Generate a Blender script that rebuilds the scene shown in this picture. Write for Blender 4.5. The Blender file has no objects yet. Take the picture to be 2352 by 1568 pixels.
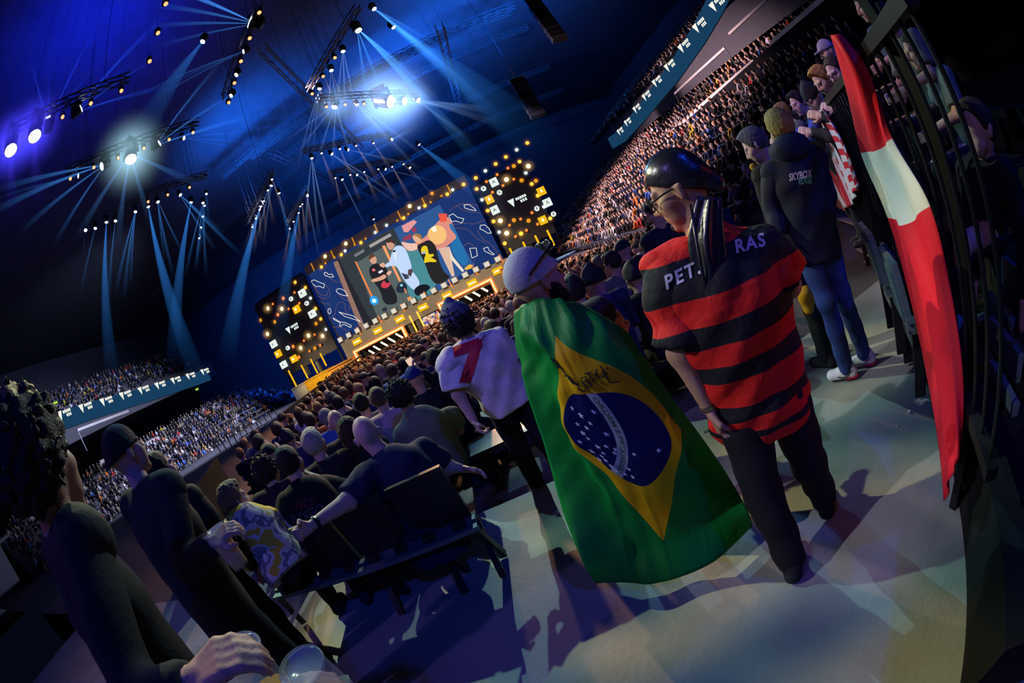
import bpy, bmesh, math, random
import numpy as np
from mathutils import Vector, Matrix
from mathutils.bvhtree import BVHTree

sc = bpy.context.scene
COL = sc.collection
rnd = random.Random(7)

# ------------------------------------------------------------------ camera
CAM_H = 1.6
PITCH, ROLL, FPX = math.radians(-9.5), math.radians(25.7), 980.0
fw = Vector((0, math.cos(PITCH), math.sin(PITCH)))
_rt = Vector((1, 0, 0)); _up = _rt.cross(fw)
RT = math.cos(ROLL) * _rt - math.sin(ROLL) * _up
UP = math.sin(ROLL) * _rt + math.cos(ROLL) * _up
cd = bpy.data.cameras.new('camera'); cam = bpy.data.objects.new('camera', cd)
COL.objects.link(cam); sc.camera = cam
cd.type = 'PANO'
cd.panorama_type = 'FISHEYE_EQUISOLID'          # 15 mm full-frame fisheye
cd.fisheye_lens = 15.0; cd.fisheye_fov = math.radians(230)
cd.sensor_fit = 'HORIZONTAL'; cd.sensor_width = 36.0
cd.clip_start = 0.02; cd.clip_end = 500
cam.matrix_world = Matrix(((RT.x, UP.x, -fw.x, 0), (RT.y, UP.y, -fw.y, 0), (RT.z, UP.z, -fw.z, CAM_H), (0, 0, 0, 1)))

# ------------------------------------------------------------------ world, exposure
w = bpy.data.worlds.new('world'); sc.world = w; w.use_nodes = True
w.node_tree.nodes['Background'].inputs[0].default_value = (0.0012, 0.0022, 0.006, 1)
w.node_tree.nodes['Background'].inputs[1].default_value = 1.0
sc.view_settings.view_transform = 'Standard'; sc.view_settings.look = 'None'
sc.view_settings.exposure = 0.0; sc.view_settings.gamma = 1.0
sc.view_settings.use_curve_mapping = False
sc.cycles.max_bounces = 3; sc.cycles.diffuse_bounces = 1; sc.cycles.glossy_bounces = 1
sc.cycles.transmission_bounces = 3; sc.cycles.transparent_max_bounces = 8
sc.cycles.volume_bounces = 0; sc.cycles.sample_clamp_indirect = 3.0
sc.cycles.volume_step_rate = 2.5; sc.cycles.volume_max_steps = 32
sc.cycles.use_adaptive_sampling = True; sc.cycles.adaptive_threshold = .04; sc.cycles.adaptive_min_samples = 16

def pdir(x, y):
    """direction in the place of a point of the 2352x1568 picture"""
    dx = x - 1176.0; dy = 784.0 - y; r = max(math.hypot(dx, dy), 1e-6)
    th = 2 * math.asin(min(r / (2 * FPX), 1)); k = math.sin(th) / r
    return fw * math.cos(th) + RT * (k * dx) + UP * (k * dy)
EYE = Vector((0, 0, CAM_H))
def H(x, y, hd):            # at horizontal distance hd
    d = pdir(x, y); return EYE + d * (hd / math.hypot(d.x, d.y))
def PZ(x, y, z):            # on a level plane
    d = pdir(x, y); return EYE + d * ((z - CAM_H) / d.z)
def PX(x, y, X):            # on the plane x = X
    d = pdir(x, y); return EYE + d * (X / d.x)

# ------------------------------------------------------------------ large lights (lamps of the rig, and some added for fill)
def aim(o, tgt):
    o.rotation_euler = (Vector(tgt) - o.location).to_track_quat('-Z', 'Y').to_euler()
def spot(name, loc, tgt, energy, col, size, blend=0.3, soft=0.15, gobo=None):
    l = bpy.data.lights.new(name, 'SPOT'); l.energy = energy; l.color = col
    l.spot_size = math.radians(size); l.spot_blend = blend; l.shadow_soft_size = soft
    o = bpy.data.objects.new(name, l); COL.objects.link(o); o.location = loc; aim(o, tgt)
    if gobo:                    # patterned glass in the lamp: patches of colour
        l.use_nodes = True; nt = l.node_tree; em = nt.nodes['Emission']; tc = nt.nodes.new('ShaderNodeTexCoord'); nz = nt.nodes.new('ShaderNodeTexNoise')
        nz.inputs['Scale'].default_value = gobo[0]; nz.inputs['Detail'].default_value = 1.5; nt.links.new(tc.outputs['Normal'], nz.inputs['Vector'])
        cr = nt.nodes.new('ShaderNodeValToRGB'); el = cr.color_ramp.elements
        while len(el) < len(gobo[1]): el.new(.5)
        for e, (p_, c_) in zip(el, gobo[1]): e.position = p_; e.color = (*c_, 1)
        nt.links.new(nz.outputs['Fac'], cr.inputs['Fac']); nt.links.new(cr.outputs['Color'], em.inputs['Color'])
    return o
RIG_Z = 15.0
KEY = PZ(300, 353, RIG_Z)
BLIND = PZ(880, 232, RIG_Z)
spot('rig_lamp_key', KEY + Vector((.35, -.35, -.35)), (0.95, 0.75, 0), 16000, (1.0, 0.98, 0.72), 15, .5, .10, (34, [(.34, (.02, .07, .16)), (.47, (.25, .55, .55)), (.56, (1, 1, .75)), (.66, (1, .85, .45))]))
spot('rig_lamp_blinder', BLIND + Vector((0, -.5, -.35)), (-0.2, 2.0, 0), 17000, (0.78, 0.95, 1.0), 24, .6, .10, (26, [(.36, (.05, .15, .35)), (.5, (.6, .9, .85)), (.62, (1, 1, .8))]))
spot('rig_lamp_violet', (-11, -7, 11), (-0.4, 3.4, .7), 1500, (0.34, 0.20, 1.0), 44, .8, .3)
spot('added_blue_fill', (6, -9, 12), (0, 2.0, .3), 2600, (0.012, 0.07, 1.0), 75, .8, .4)  # unseen blue fill, added behind the viewpoint for ambient light
spot('rig_lamp_stand', (-12, 22, 18.6), (13, 27, 3), 120000, (1.0, 0.66, 0.74), 56, .7, .4)
spot('rig_lamp_left_stand', (-10, 32, 17), (-40, 32, 1), 85000, (0.62, 0.66, 1.0), 72, .7, .4)
spot('added_left_upper_lamp', (-22, 34, 20), (-54, 34, 14.5), 9000, (0.45, 0.6, 1.0), 80, .8, .4)  # added lamp, so the far upper crowd shows faintly
spot('rig_lamp_crowd_top', (-3, 13, 13), (-1.5, 11.5, 0), 4200, (1.0, 0.86, 0.78), 62, .6, .25)
spot('added_roof_left_lamp', PZ(210, 200, 17.5), PZ(210, 120, 25), 16000, (0.004, 0.02, 0.9), 150, 1, .4)  # lamp added to turn the upper-left roof deep blue
spot('added_back_wall_lamp', (-22, 44, 15), (-34, 78, 6), 60000, (0.01, 0.10, 0.8), 90, 1, .4)  # added source for the blue glow on the far left wall
spot('rig_lamp_barrier', (-3.6, 5.5, 9.5), (3.3, 2.6, 1.9), 2200, (1.0, 0.66, 0.82), 15, .7, .12)
spot('rig_lamp_seven', (-6.5, -1.5, 8), (-.4, 2.9, 1.0), 900, (0.30, 0.25, 1.0), 12, .6, .1)
spot('rig_lamp_side', (-10, 3.2, 9.5), (0.35, 1.5, 1.15), 3600, (0.95, 0.92, 1.0), 9, .7, .1)
for k, (ex, ey) in enumerate([(-4, 13), (1, 15)]):
    spot('added_crowd_lamp', (-8 + 6 * k, 38.5, 13), (ex, ey, 0), 50000, (1.0, 0.50, 0.25), 24, .9, .3)  # warm lamps added to brighten the middle of the crowd
for k, (ex, ey) in enumerate([(-9, 27), (-1, 30), (-4, 24)]):
    spot('added_stage_wash', (-10 + 5 * k, 38.5, 12.5), (ex, ey, -.6), 42000, (1.0, 0.42, 0.17), 50, .8, .3)  # added lamps supplying the orange light of screen and stage
for k, (lx, ly) in enumerate([(-14, 30), (2, 34), (10, 26), (-4, 48)]):   # added lamps: blue roof light in place of glowing air
    spot('added_roof_wash', (lx, ly, 16.8), (lx + (2 - k), ly + 5, 24), 30000, (0.008, 0.13, 0.8), 150, 1, .5)

# ------------------------------------------------------------------ materials
def mat(name, col, rough=.6, metal=0., var=.25, scale=6., bump=0., bscale=40., emit=None, estr=0., spec=.4, sheen=0.):
    m = bpy.data.materials.new(name); m.use_nodes = True; nt = m.node_tree
    b = nt.nodes['Principled BSDF']
    b.inputs['Roughness'].default_value = rough; b.inputs['Metallic'].default_value = metal
    b.inputs['Specular IOR Level'].default_value = spec
    tc = nt.nodes.new('ShaderNodeTexCoord'); nz = nt.nodes.new('ShaderNodeTexNoise')
    nz.inputs['Scale'].default_value = scale; nz.inputs['Detail'].default_value = 4
    nt.links.new(tc.outputs['Object'], nz.inputs['Vector'])
    mx = nt.nodes.new('ShaderNodeMix'); mx.data_type = 'RGBA'
    c = Vector(col[:3])
    mx.inputs['A'].default_value = (*(c * (1 - var)), 1); mx.inputs['B'].default_value = (*[min(1, v * (1 + var)) for v in c], 1)
    nt.links.new(nz.outputs['Fac'], mx.inputs['Factor']); nt.links.new(mx.outputs['Result'], b.inputs['Base Color'])
    if bump:
        n2 = nt.nodes.new('ShaderNodeTexNoise'); n2.inputs['Scale'].default_value = bscale; n2.inputs['Detail'].default_value = 5
        nt.links.new(tc.outputs['Object'], n2.inputs['Vector'])
        bp = nt.nodes.new('ShaderNodeBump'); bp.inputs['Strength'].default_value = bump; bp.inputs['Distance'].default_value = .02
        nt.links.new(n2.outputs['Fac'], bp.inputs['Height']); nt.links.new(bp.outputs['Normal'], b.inputs['Normal'])
    if emit:
        b.inputs['Emission Color'].default_value = (*emit, 1); b.inputs['Emission Strength'].default_value = estr
    if sheen: b.inputs['Sheen Weight'].default_value = sheen
    return m
def glow(name, col, s):
    m = bpy.data.materials.new(name); m.use_nodes = True; nt = m.node_tree; nt.nodes.clear()
    o = nt.nodes.new('ShaderNodeOutputMaterial'); e = nt.nodes.new('ShaderNodeEmission')
    e.inputs[0].default_value = (*col, 1); e.inputs[1].default_value = s; m.cycles.emission_sampling = 'NONE'
    nt.links.new(e.outputs[0], o.inputs[0]); return m
def objcol(name, rough=.8, bump=.0, bscale=60., attr=None, emission=0.):
    """colour taken from the object's own colour (or a colour attribute)"""
    m = bpy.data.materials.new(name); m.use_nodes = True; nt = m.node_tree; b = nt.nodes['Principled BSDF']
    b.inputs['Roughness'].default_value = rough; b.inputs['Specular IOR Level'].default_value = .25
    if attr:
        oi = nt.nodes.new('ShaderNodeAttribute'); oi.attribute_name = attr
    else:
        oi = nt.nodes.new('ShaderNodeObjectInfo')
    tc = nt.nodes.new('ShaderNodeTexCoord'); nz = nt.nodes.new('ShaderNodeTexNoise'); nz.inputs['Scale'].default_value = 14
    nt.links.new(tc.outputs['Object'], nz.inputs['Vector'])
    mr = nt.nodes.new('ShaderNodeMapRange'); mr.inputs['To Min'].default_value = .75; mr.inputs['To Max'].default_value = 1.25
    nt.links.new(nz.outputs['Fac'], mr.inputs['Value'])
    vm = nt.nodes.new('ShaderNodeVectorMath'); vm.operation = 'SCALE'
    nt.links.new(oi.outputs['Color'], vm.inputs[0]); nt.links.new(mr.outputs['Result'], vm.inputs['Scale'])
    nt.links.new(vm.outputs['Vector'], b.inputs['Base Color'])
    if bump:
        n2 = nt.nodes.new('ShaderNodeTexNoise'); n2.inputs['Scale'].default_value = bscale; n2.inputs['Detail'].default_value = 4
        nt.links.new(tc.outputs['Object'], n2.inputs['Vector'])
        bp = nt.nodes.new('ShaderNodeBump'); bp.inputs['Strength'].default_value = bump; bp.inputs['Distance'].default_value = .02
        nt.links.new(n2.outputs['Fac'], bp.inputs['Height']); nt.links.new(bp.outputs['Normal'], b.inputs['Normal'])
    return m
def attr_glow(name, strength=1.0):
    m = bpy.data.materials.new(name); m.use_nodes = True; nt = m.node_tree; nt.nodes.clear()
    o = nt.nodes.new('ShaderNodeOutputMaterial'); e = nt.nodes.new('ShaderNodeEmission'); a = nt.nodes.new('ShaderNodeAttribute')
    a.attribute_name = 'Col'; nt.links.new(a.outputs['Color'], e.inputs[0]); e.inputs[1].default_value = strength; m.cycles.emission_sampling = 'NONE'
    nt.links.new(e.outputs[0], o.inputs[0]); return m

M = {}
M['floor'] = mat('concrete_floor', (.215, .23, .225), .62, var=.45, scale=2.2, bump=.12, bscale=30)
M['slab'] = mat('dark_concrete', (.07, .07, .08), .8, var=.3, scale=3)
M['black'] = mat('black_steel', (.012, .013, .016), .45, metal=.3, var=.3, spec=.35)
M['steel'] = mat('grey_steel', (.22, .24, .26), .4, metal=.8, var=.25)
M['roof'] = mat('roof_deck', (.05, .055, .07), .9, var=.35, scale=.7)
M['wallm'] = mat('arena_wall', (.05, .055, .07), .85, var=.3, scale=1.0)
M['truss'] = mat('truss_alloy', (.10, .10, .11), .4, metal=.6)
M['ledge'] = mat('pale_ledge', (.55, .50, .46), .6)
M['stagegrey'] = mat('stage_cladding', (.30, .27, .22), .7, var=.3)
M['stagedark'] = mat('stage_dark_panel', (.03, .03, .045), .7)
M['rose'] = mat('screen_frame_rose', (.42, .22, .17), .6)
M['skin'] = objcol('skin', .55, .05, 120)
M['cloth'] = objcol('cloth', .85, .12, 70)
M['hair'] = objcol('hair_strands', .6, .6, 130)
M['stuff'] = objcol('crowd_clothes_and_faces', .8, attr='Col')
M['plastic'] = mat('black_plastic', (.015, .015, .018), .35)
M['g_amber'] = glow('lamp_amber', (1.0, .46, .05), 1.7); M['g_warm'] = glow('lamp_warm_white', (1.0, .72, .26), 3.2)
M['g_orange'] = glow('lamp_orange', (1.0, .22, .03), 1.5); M['g_dim'] = glow('lamp_dim_amber', (.95, .38, .02), .8)
M['g_white'] = glow('lamp_cool_white', (.85, 1.0, .98), 2.6)
M['g_sign'] = glow('sign_white', (.85, .95, .90), .95); M['g_yellow'] = glow('sign_yellow', (1.0, .53, .01), .95)
M['g_neon'] = glow('neon_orange', (1.0, .20, .03), 1.6); M['g_neoncore'] = glow('neon_core', (1.0, .66, .30), 2.2)
M['g_tube'] = glow('tube_light', (1.0, .86, .5), 2.2); M['g_box'] = glow('soft_white_box', (1, .93, .80), .75)
M['g_lens'] = glow('lens_blue_white', (.75, .88, 1.0), 14); M['g_lensbig'] = glow('lens_big', (.9, .96, 1.0), 60)
M['g_lensblue'] = glow('lens_deep_blue', (.45, .40, 1.0), 14); M['g_lensamber'] = glow('lens_amber', (1.0, .36, .14), 2.0)
M['g_lenspink'] = glow('lens_pink', (1.0, .72, .85), 7)
M['g_ribbon'] = glow('ribbon_screen_blue', (.015, .085, .20), .55); M['g_logo'] = glow('ribbon_logo_white', (1, .98, .85), 1.0)
M['g_exit'] = glow('exit_sign_green', (.45, .8, .05), .9)
M['print_black'] = mat('black_print', (.01, .01, .012), .6); M['print_dark'] = mat('dark_print', (.03, .02, .02), .6)
M['screen'] = attr_glow('screen_picture', 1.0)

# ------------------------------------------------------------------ mesh helpers
def new_obj(name, me, parent=None, loc=None):
    o = bpy.data.objects.new(name, me); COL.objects.link(o)
    if parent is not None: o.parent = parent
    if loc is not None: o.location = loc
    return o
def tag(o, label=None, cat=None, group=None, kind=None):
    if label: o['label'] = label
    if cat: o['category'] = cat
    if group: o['group'] = group
    if kind: o['kind'] = kind
    return o
def mesh(name, vs, fs, m=None, smooth=False):
    me = bpy.data.meshes.new(name); me.from_pydata([tuple(v) for v in vs], [], [tuple(f) for f in fs])
    if m: me.materials.append(m)
    if smooth: me.polygons.foreach_set('use_smooth', [True] * len(me.polygons))
    me.update(); return me
class MB:
    def __init__(s): s.v = []; s.f = []; s.mi = []
    def add(s, vs, fs, mi=0):
        n = len(s.v); s.v += [tuple(v) for v in vs]; s.f += [tuple(i + n for i in f) for f in fs]; s.mi += [mi] * len(fs); return s
    def box(s, c, size, R=None, mi=0):
        hx, hy, hz = [q / 2 for q in size]; c = Vector(c)
        vs = [Vector((x, y, z)) for x in (-hx, hx) for y in (-hy, hy) for z in (-hz, hz)]
        if R is not None: vs = [R @ v for v in vs]
        return s.add([v + c for v in vs], [(0, 1, 3, 2), (4, 6, 7, 5), (0, 4, 5, 1), (2, 3, 7, 6), (0, 2, 6, 4), (1, 5, 7, 3)], mi)
    def bar(s, a, b, w=.05, h=None, mi=0):
        a = Vector(a); b = Vector(b); d = b - a; L = d.length
        R = d.to_track_quat('Y', 'Z').to_matrix()
        return s.box((a + b) / 2, (w, L, h or w), R, mi)
    def tube(s, pts, r, n=8, mi=0, cap=True):
        pts = [Vector(p) for p in pts]; rings = []
        rs = r if isinstance(r, (list, tuple)) else [r] * len(pts)
        ref = None
        for i, p in enumerate(pts):
            d = (pts[min(i + 1, len(pts) - 1)] - pts[max(i - 1, 0)]).normalized()
            if ref is None: ref = d.orthogonal().normalized()
            ref = (ref - d * ref.dot(d)).normalized(); q = d.cross(ref)
            rings.append([p + (ref * math.cos(2 * math.pi * k / n) + q * math.sin(2 * math.pi * k / n)) * rs[i] for k in range(n)])
        vs = [v for rr in rings for v in rr]; fs = []
        for i in range(len(pts) - 1):
            for k in range(n): fs.append((i * n + k, i * n + (k + 1) % n, (i + 1) * n + (k + 1) % n, (i + 1) * n + k))
        if cap: fs.append(tuple(range(n - 1, -1, -1))); fs.append(tuple((len(pts) - 1) * n + k for k in range(n)))
        return s.add(vs, fs, mi)
    def lathe(s, prof, c, axis=(0, 0, 1), n=12, mi=0):
        R = Vector(axis).to_track_quat('Z', 'Y').to_matrix(); c = Vector(c); vs = []; fs = []
        for r, z in prof:
            vs += [c + R @ Vector((r * math.cos(2 * math.pi * k / n), r * math.sin(2 * math.pi * k / n), z)) for k in range(n)]
        for i in range(len(prof) - 1):
            for k in range(n): fs.append((i * n + k, i * n + (k + 1) % n, (i + 1) * n + (k + 1) % n, (i + 1) * n + k))
        fs.append(tuple(range(n - 1, -1, -1))); fs.append(tuple((len(prof) - 1) * n + k for k in range(n)))
        return s.add(vs, fs, mi)
    def build(s, name, m, parent=None, origin=None, smooth=False):
        o = Vector(origin) if origin is not None else Vector((0, 0, 0))
        me = mesh(name, [Vector(v) - o for v in s.v], s.f, None, smooth)
        for mm in (m if isinstance(m, (list, tuple)) else [m]): me.materials.append(mm)
        if any(s.mi): me.polygons.foreach_set('material_index', s.mi)
        ob = new_obj(name, me, parent)
        if parent is None and origin is not None: ob.location = o
        return ob
def struct(name, mb, m, smooth=False):
    return tag(mb.build(name, m, smooth=smooth), kind='structure')
def text_mesh(txt, size=1.0, bold=0.0, align='CENTER', shear=0., space=1.0):
    cu = bpy.data.curves.new('lettering', 'FONT'); cu.body = txt; cu.size = size; cu.align_x = align; cu.align_y = 'CENTER'
    cu.offset = bold; cu.shear = shear; cu.resolution_u = 3; cu.space_character = space
    o = bpy.data.objects.new('lettering', cu); COL.objects.link(o)
    me = bpy.data.meshes.new_from_object(o.evaluated_get(bpy.context.evaluated_depsgraph_get()))
    vs = [v.co.copy() for v in me.vertices]; fs = [tuple(p.vertices) for p in me.polygons]
    bpy.data.objects.remove(o); bpy.data.curves.remove(cu); bpy.data.meshes.remove(me)
    return vs, fs

# lettering is made first, while the scene is still small
TXT = {k: text_mesh(*a) for k, a in {
    'PET': ('PET.', 1, .03, 'LEFT', 0, 1.25), 'RAS': ('RAS', 1, .03, 'LEFT', 0, 1.2), '7': ('7', 1, .06), 'TW': ('TWISTZZ', 1, .015, 'CENTER', 0, 1.1),
    'SKYBOX': ('SKYBOX', 1, .03, 'RIGHT', .1), 'EDGE': ('EDGE', 1, .03, 'RIGHT', .1), 'O': ('ORDEM E PROGRESSO', 1, .01),
    'A': ('A', 1, .01), 'B': ('B', 1, .02), 'NCS': ('NCS', 1, 0), 'BING': ('BINGO', 1, 0), 'CS': ('Cs', 1, .02), 'STARLAD': ('MAJOR', 1, .03), 'MIR': ('MIRAGE 2', 1, .01)}.items()}

# ================================================================== the setting
def zfloor(y):              # the seating floor runs gently down towards the stage
    return 0.0 if y < 2.9 else (-0.12 - 0.036 * (y - 2.9))
fl = MB(); fl.add([(-9, -7, 0), (9, -7, 0), (9, 2.9, 0), (-9, 2.9, 0), (-9, -7, -.3), (9, -7, -.3), (9, 2.9, -.3), (-9, 2.9, -.3)],
                  [(0, 1, 2, 3), (7, 6, 5, 4), (0, 4, 5, 1), (1, 5, 6, 2), (2, 6, 7, 3), (3, 7, 4, 0)])
struct('floor', fl, M['floor'])
f2 = MB(); y1 = 77.7
f2.add([(-62, 2.9, -.12), (34, 2.9, -.12), (34, y1, zfloor(48)), (-62, y1, zfloor(48))], [(0, 1, 2, 3)])
f2.v = [(x, y, zfloor(y) if y < 48 else zfloor(48)) for (x, y, z) in f2.v]
struct('floor_hall', f2, M['slab'])
sh = MB()
sh.box((-14, 30, 25.2), (110, 110, .4)); struct('ceiling', sh, M['roof'])
for nm, c, s_ in (('wall_back', (-14, 78, 11), (110, .5, 30)), ('wall_left', (-68, 30, 11), (.5, 110, 30)), ('wall_right', (38, 30, 11), (.5, 110, 30)), ('wall_rear', (-14, -14, 11), (110, .5, 30))):
    b_ = MB(); b_.box(c, s_); struct(nm, b_, M['wallm'])

# right-hand stand: steps parallel to the hall, and left-hand stand beyond the floor
def stand(name, x0, sx, z0, n, dx, dz, ya, yb):
    b_ = MB()
    for k in range(n):
        b_.box((x0 + sx * dx * (k + .5), (ya + yb) / 2, z0 + dz * k / 2 - 1.5 + dz / 2 - .2), (dx, yb - ya, dz * k + 3))
    return struct(name, b_, M['slab'])
RS = dict(x0=8.2, sx=1, z0=-.25, n=9, dx=.86, dz=.44)
stand('floor_stand_right', 8.2, 1, -.05, 9, .86, .56, 7.2, 60)
stand('floor_stand_right_middle', 16.3, 1, 4.9, 6, .9, .5, 6.5, 60)
stand('floor_stand_right_upper', 22.33, 1, 12.0, 8, .9, .6, 4, 62)
stand('floor_stand_left', -30, -1, -2.9, 17, .86, .40, 8, 62)
stand('floor_stand_left_upper', -50.33, -1, 11.5, 9, .9, .6, 6, 64)
def ledge(n, pts, X, w=.22, h=.28, m='ledge'):
    b_ = MB(); q = [PX(x, y, X) for x, y in pts]
    for a, c in zip(q, q[1:]): b_.bar(a, c, w, h)
    return struct('trim_%d' % n, b_, M[m])
ledge(1, [(1300, 538), (1440, 402), (1560, 290), (1735, 141)], 16); ledge(2, [(1735, 141), (1743, 160)], 16)
ledge(3, [(1775, 100), (1890, 0), (1925, -25)], 16); ledge(4, [(1775, 100), (1783, 118)], 16)
ledge(5, [(1550, 215), (1665, 110)], 19, .12, .16); ledge(6, [(1675, 78), (1760, 0)], 19, .12, .16)
ledge(7, [(1665, 110), (1690, 150)], 19, .06, .06, 'steel'); ledge(8, [(1550, 215), (1560, 235)], 19, .06, .06, 'steel')
ledge(9, [(178, 988), (295, 944)], -45, .2, .3); ledge(10, [(178, 988), (200, 1035)], -45, .1, .1, 'steel')
ledge(11, [(230, 1062), (310, 1030), (450, 966), (555, 912)], -44, .3, .4); ledge(12, [(200, 1205), (250, 1178)], -38, .2, .25)
ledge(13, [(385, 1105), (440, 1080)], -33, .15, .2); ledge(14, [(440, 1080), (520, 1042)], -32, .12, .12, 'steel')
# parapet of the middle tier (dark wall under the pale ledge) and soffit under the ribbon
b_ = MB(); q0 = PX(1300, 538, 15.8); q1 = PX(1925, -25, 15.8)
b_.add([q0, q1, q1 - Vector((0, 0, 1.5)), q0 - Vector((0, 0, 1.5))] + [q + Vector((.2, 0, 0)) for q in (q0, q1, q1 - Vector((0, 0, 1.5)), q0 - Vector((0, 0, 1.5)))],
       [(0, 1, 2, 3), (7, 6, 5, 4), (0, 4, 5, 1), (2, 6, 7, 3), (0, 3, 7, 4), (1, 5, 6, 2)])
struct('wall_parapet_right', b_, mat('parapet_dark', (.012, .012, .014), .9, spec=.1))

# LED ribbon boards on the balcony fronts, with repeated logos
def logo_mesh(h, txt=True):
    """white down-pointing triangle and two short lines of bold strokes"""
    b_ = MB(); b_.add([(-.95 * h, 0, .45 * h), (-.15 * h, 0, .45 * h), (-.5 * h, 0, -.5 * h)], [(0, 1, 2)])
    for i in range(5): b_.add([(x, 0, z) for x, z in ((i * .26 * h, .06 * h), (i * .26 * h + .2 * h, .06 * h), (i * .26 * h + .2 * h, .36 * h), (i * .26 * h, .36 * h))], [(0, 1, 2, 3)])
    for i in range(3): b_.add([(x, 0, z) for x, z in ((.4 * h + i * .28 * h, -.36 * h), (.4 * h + i * .28 * h + .2 * h, -.36 * h), (.4 * h + i * .28 * h + .2 * h, -.06 * h), (.4 * h + i * .28 * h, -.06 * h))], [(0, 1, 2, 3)])
    return b_
def ribbon(label, edge, X, h, logos):
    top = [PX(x, y, X) for x, y in edge]; nrm = -1 if X > 0 else 1
    base = top[0]
    root = tag(new_obj('led_ribbon_board', None, loc=base), label, 'led screen')
    b_ = MB()
    for a, c in zip(top, top[1:]):
        d = Vector((nrm * .0, 0, -h)); t = Vector((-nrm * .3, 0, 0))
        b_.add([a, c, c + d, a + d, a + t, c + t, c + d + t, a + d + t], [(0, 1, 2, 3), (7, 6, 5, 4), (0, 4, 5, 1), (2, 6, 7, 3), (0, 3, 7, 4), (1, 5, 6, 2)])
    b_.build('display', M['g_ribbon'], root, base)
    for x, y in logos:
        p = PX(x, y, X + nrm * .05)
        lb = logo_mesh(h * .56); R = Matrix(((0, 1, 0), (-1 if X > 0 else 1, 0, 0), (0, 0, 1)))
        # follow the slope of the board
        ob = MB().add([R @ Vector(v) + p for v in lb.v], lb.f).build('logo', M['g_logo'], root, base)
    return root
ribbon('curved blue LED ribbon board on the right balcony front', [(1395, 318), (1420, 300), (1462, 248), (1535, 150), (1590, 62), (1625, -5), (1650, -60)], 22, 1.5,
       [(1424, 302), (1441, 281), (1462, 250), (1484, 221), (1508, 188), (1537, 152), (1570, 107), (1605, 60), (1645, 10)])
ribbon('blue LED ribbon board on the far left balcony front', [(474, 847), (440, 858), (330, 890), (200, 925), (85, 962), (-30, 1000)], -50, 2.1,
       [(470, 853), (437, 863), (403, 873), (367, 884), (329, 895), (287, 907), (243, 921), (195, 935), (146, 951), (95, 967)])
for k, (x, y, X, l) in enumerate([(452, 894, -46, 'small green exit sign under the end of the left ribbon board'), (127, 925, -53, 'small green exit sign high in the dark left stand'), (1456, 388, 15.5, 'small green exit sign under the right balcony by the stage')]):
    p = PX(x, y, X); e = MB(); e.box(p, (.12, .9, .38)); r = e.build('exit_sign', M['plastic'], origin=p); tag(r, l, 'sign'); MB().bar(p + Vector((0, 0, .19)), Vector((p.x, p.y, 24.98)), .02).build('drop_cable', M['black'], r, p)
    g = MB(); g.box(p + Vector((-.08 if X > 0 else .08, 0, 0)), (.04, .78, .28)); g.build('sign_face', M['g_exit'], r, p)

# roof steel: purlins across, girders along
ST_A = H(705, 632, 45.5); ST_B = H(1075, 425, 40.2)
SU = Vector((ST_B.x - ST_A.x, ST_B.y - ST_A.y, 0)).normalized(); SN = Vector((SU.y, -SU.x, 0))     # along the stage, and towards the hall
def truss(name_label, a, b, w=.5, group='roof trusses', cat='truss'):
    a = Vector(a); b = Vector(b); d = (b - a).normalized(); s = d.cross(Vector((0, 0, 1))).normalized() * w / 2; u = Vector((0, 0, w / 2))
    L = (b - a).length; n = max(2, int(L / (w * 2.2)))
    root = tag(new_obj('truss', None, loc=a), name_label, cat, group)
    c = MB()
    for k in ((s + u), (s - u), (-s + u), (-s - u)): c.bar(a + k, b + k, .06)
    c.build('chord', M['truss'], root, a)
    z = MB()
    for i in range(n):
        p = a + (b - a) * (i / n); q = a + (b - a) * ((i + 1) / n)
        z.bar(p + s + u, q + s - u, .035); z.bar(p - s - u, q - s + u, .035); z.bar(p + s - u, q - s - u, .035)
    z.build('lacing', M['truss'], root, a)
    for t_ in (.2, .8): q_ = a + (b - a) * t_; MB().bar(q_ + u, Vector((q_.x, q_.y, 24.98)), .02).build('drop_cable', M['black'], root, a)
    return root
for k, (pa, pb) in enumerate([((560, 535), (1260, 165)), ((640, 545), (1290, 215)), ((590, 330), (1130, 60)), ((480, 400), (1180, 40)), ((640, 600), (1330, 250)), ((250, 700), (900, 330)), ((700, 300), (1140, 110))]):
    a = PZ(*pa, 21.5); b = PZ(*pb, 21.5); mid = (a + b) / 2; L = max(26, (b - a).length)
    truss(['roof truss across the hall passing above the screen', 'roof truss across the hall above the right light tower', 'roof truss across the hall behind the topmost lamps', 'long roof truss across the hall left of the topmost lamps', 'lowest roof truss across the hall behind the screen header', 'roof truss across the far left of the hall', 'roof truss across the hall behind the blinders'][k], mid - SU * L / 2, mid + SU * L / 2, .45, None)
for k, (pa, pb) in enumerate([((600, 110), (830, 340)), ((1010, 60), (1075, 330)), ((620, 350), (880, 470))]):
    truss(['alloy lighting truss slanting down towards the bright blinders', 'slim roof truss hanging above the right light tower', 'twin roof truss above the left edge of the big screen'][k], PZ(*pa, 18.5), PZ(*pb, 18.5), .5, None)
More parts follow.
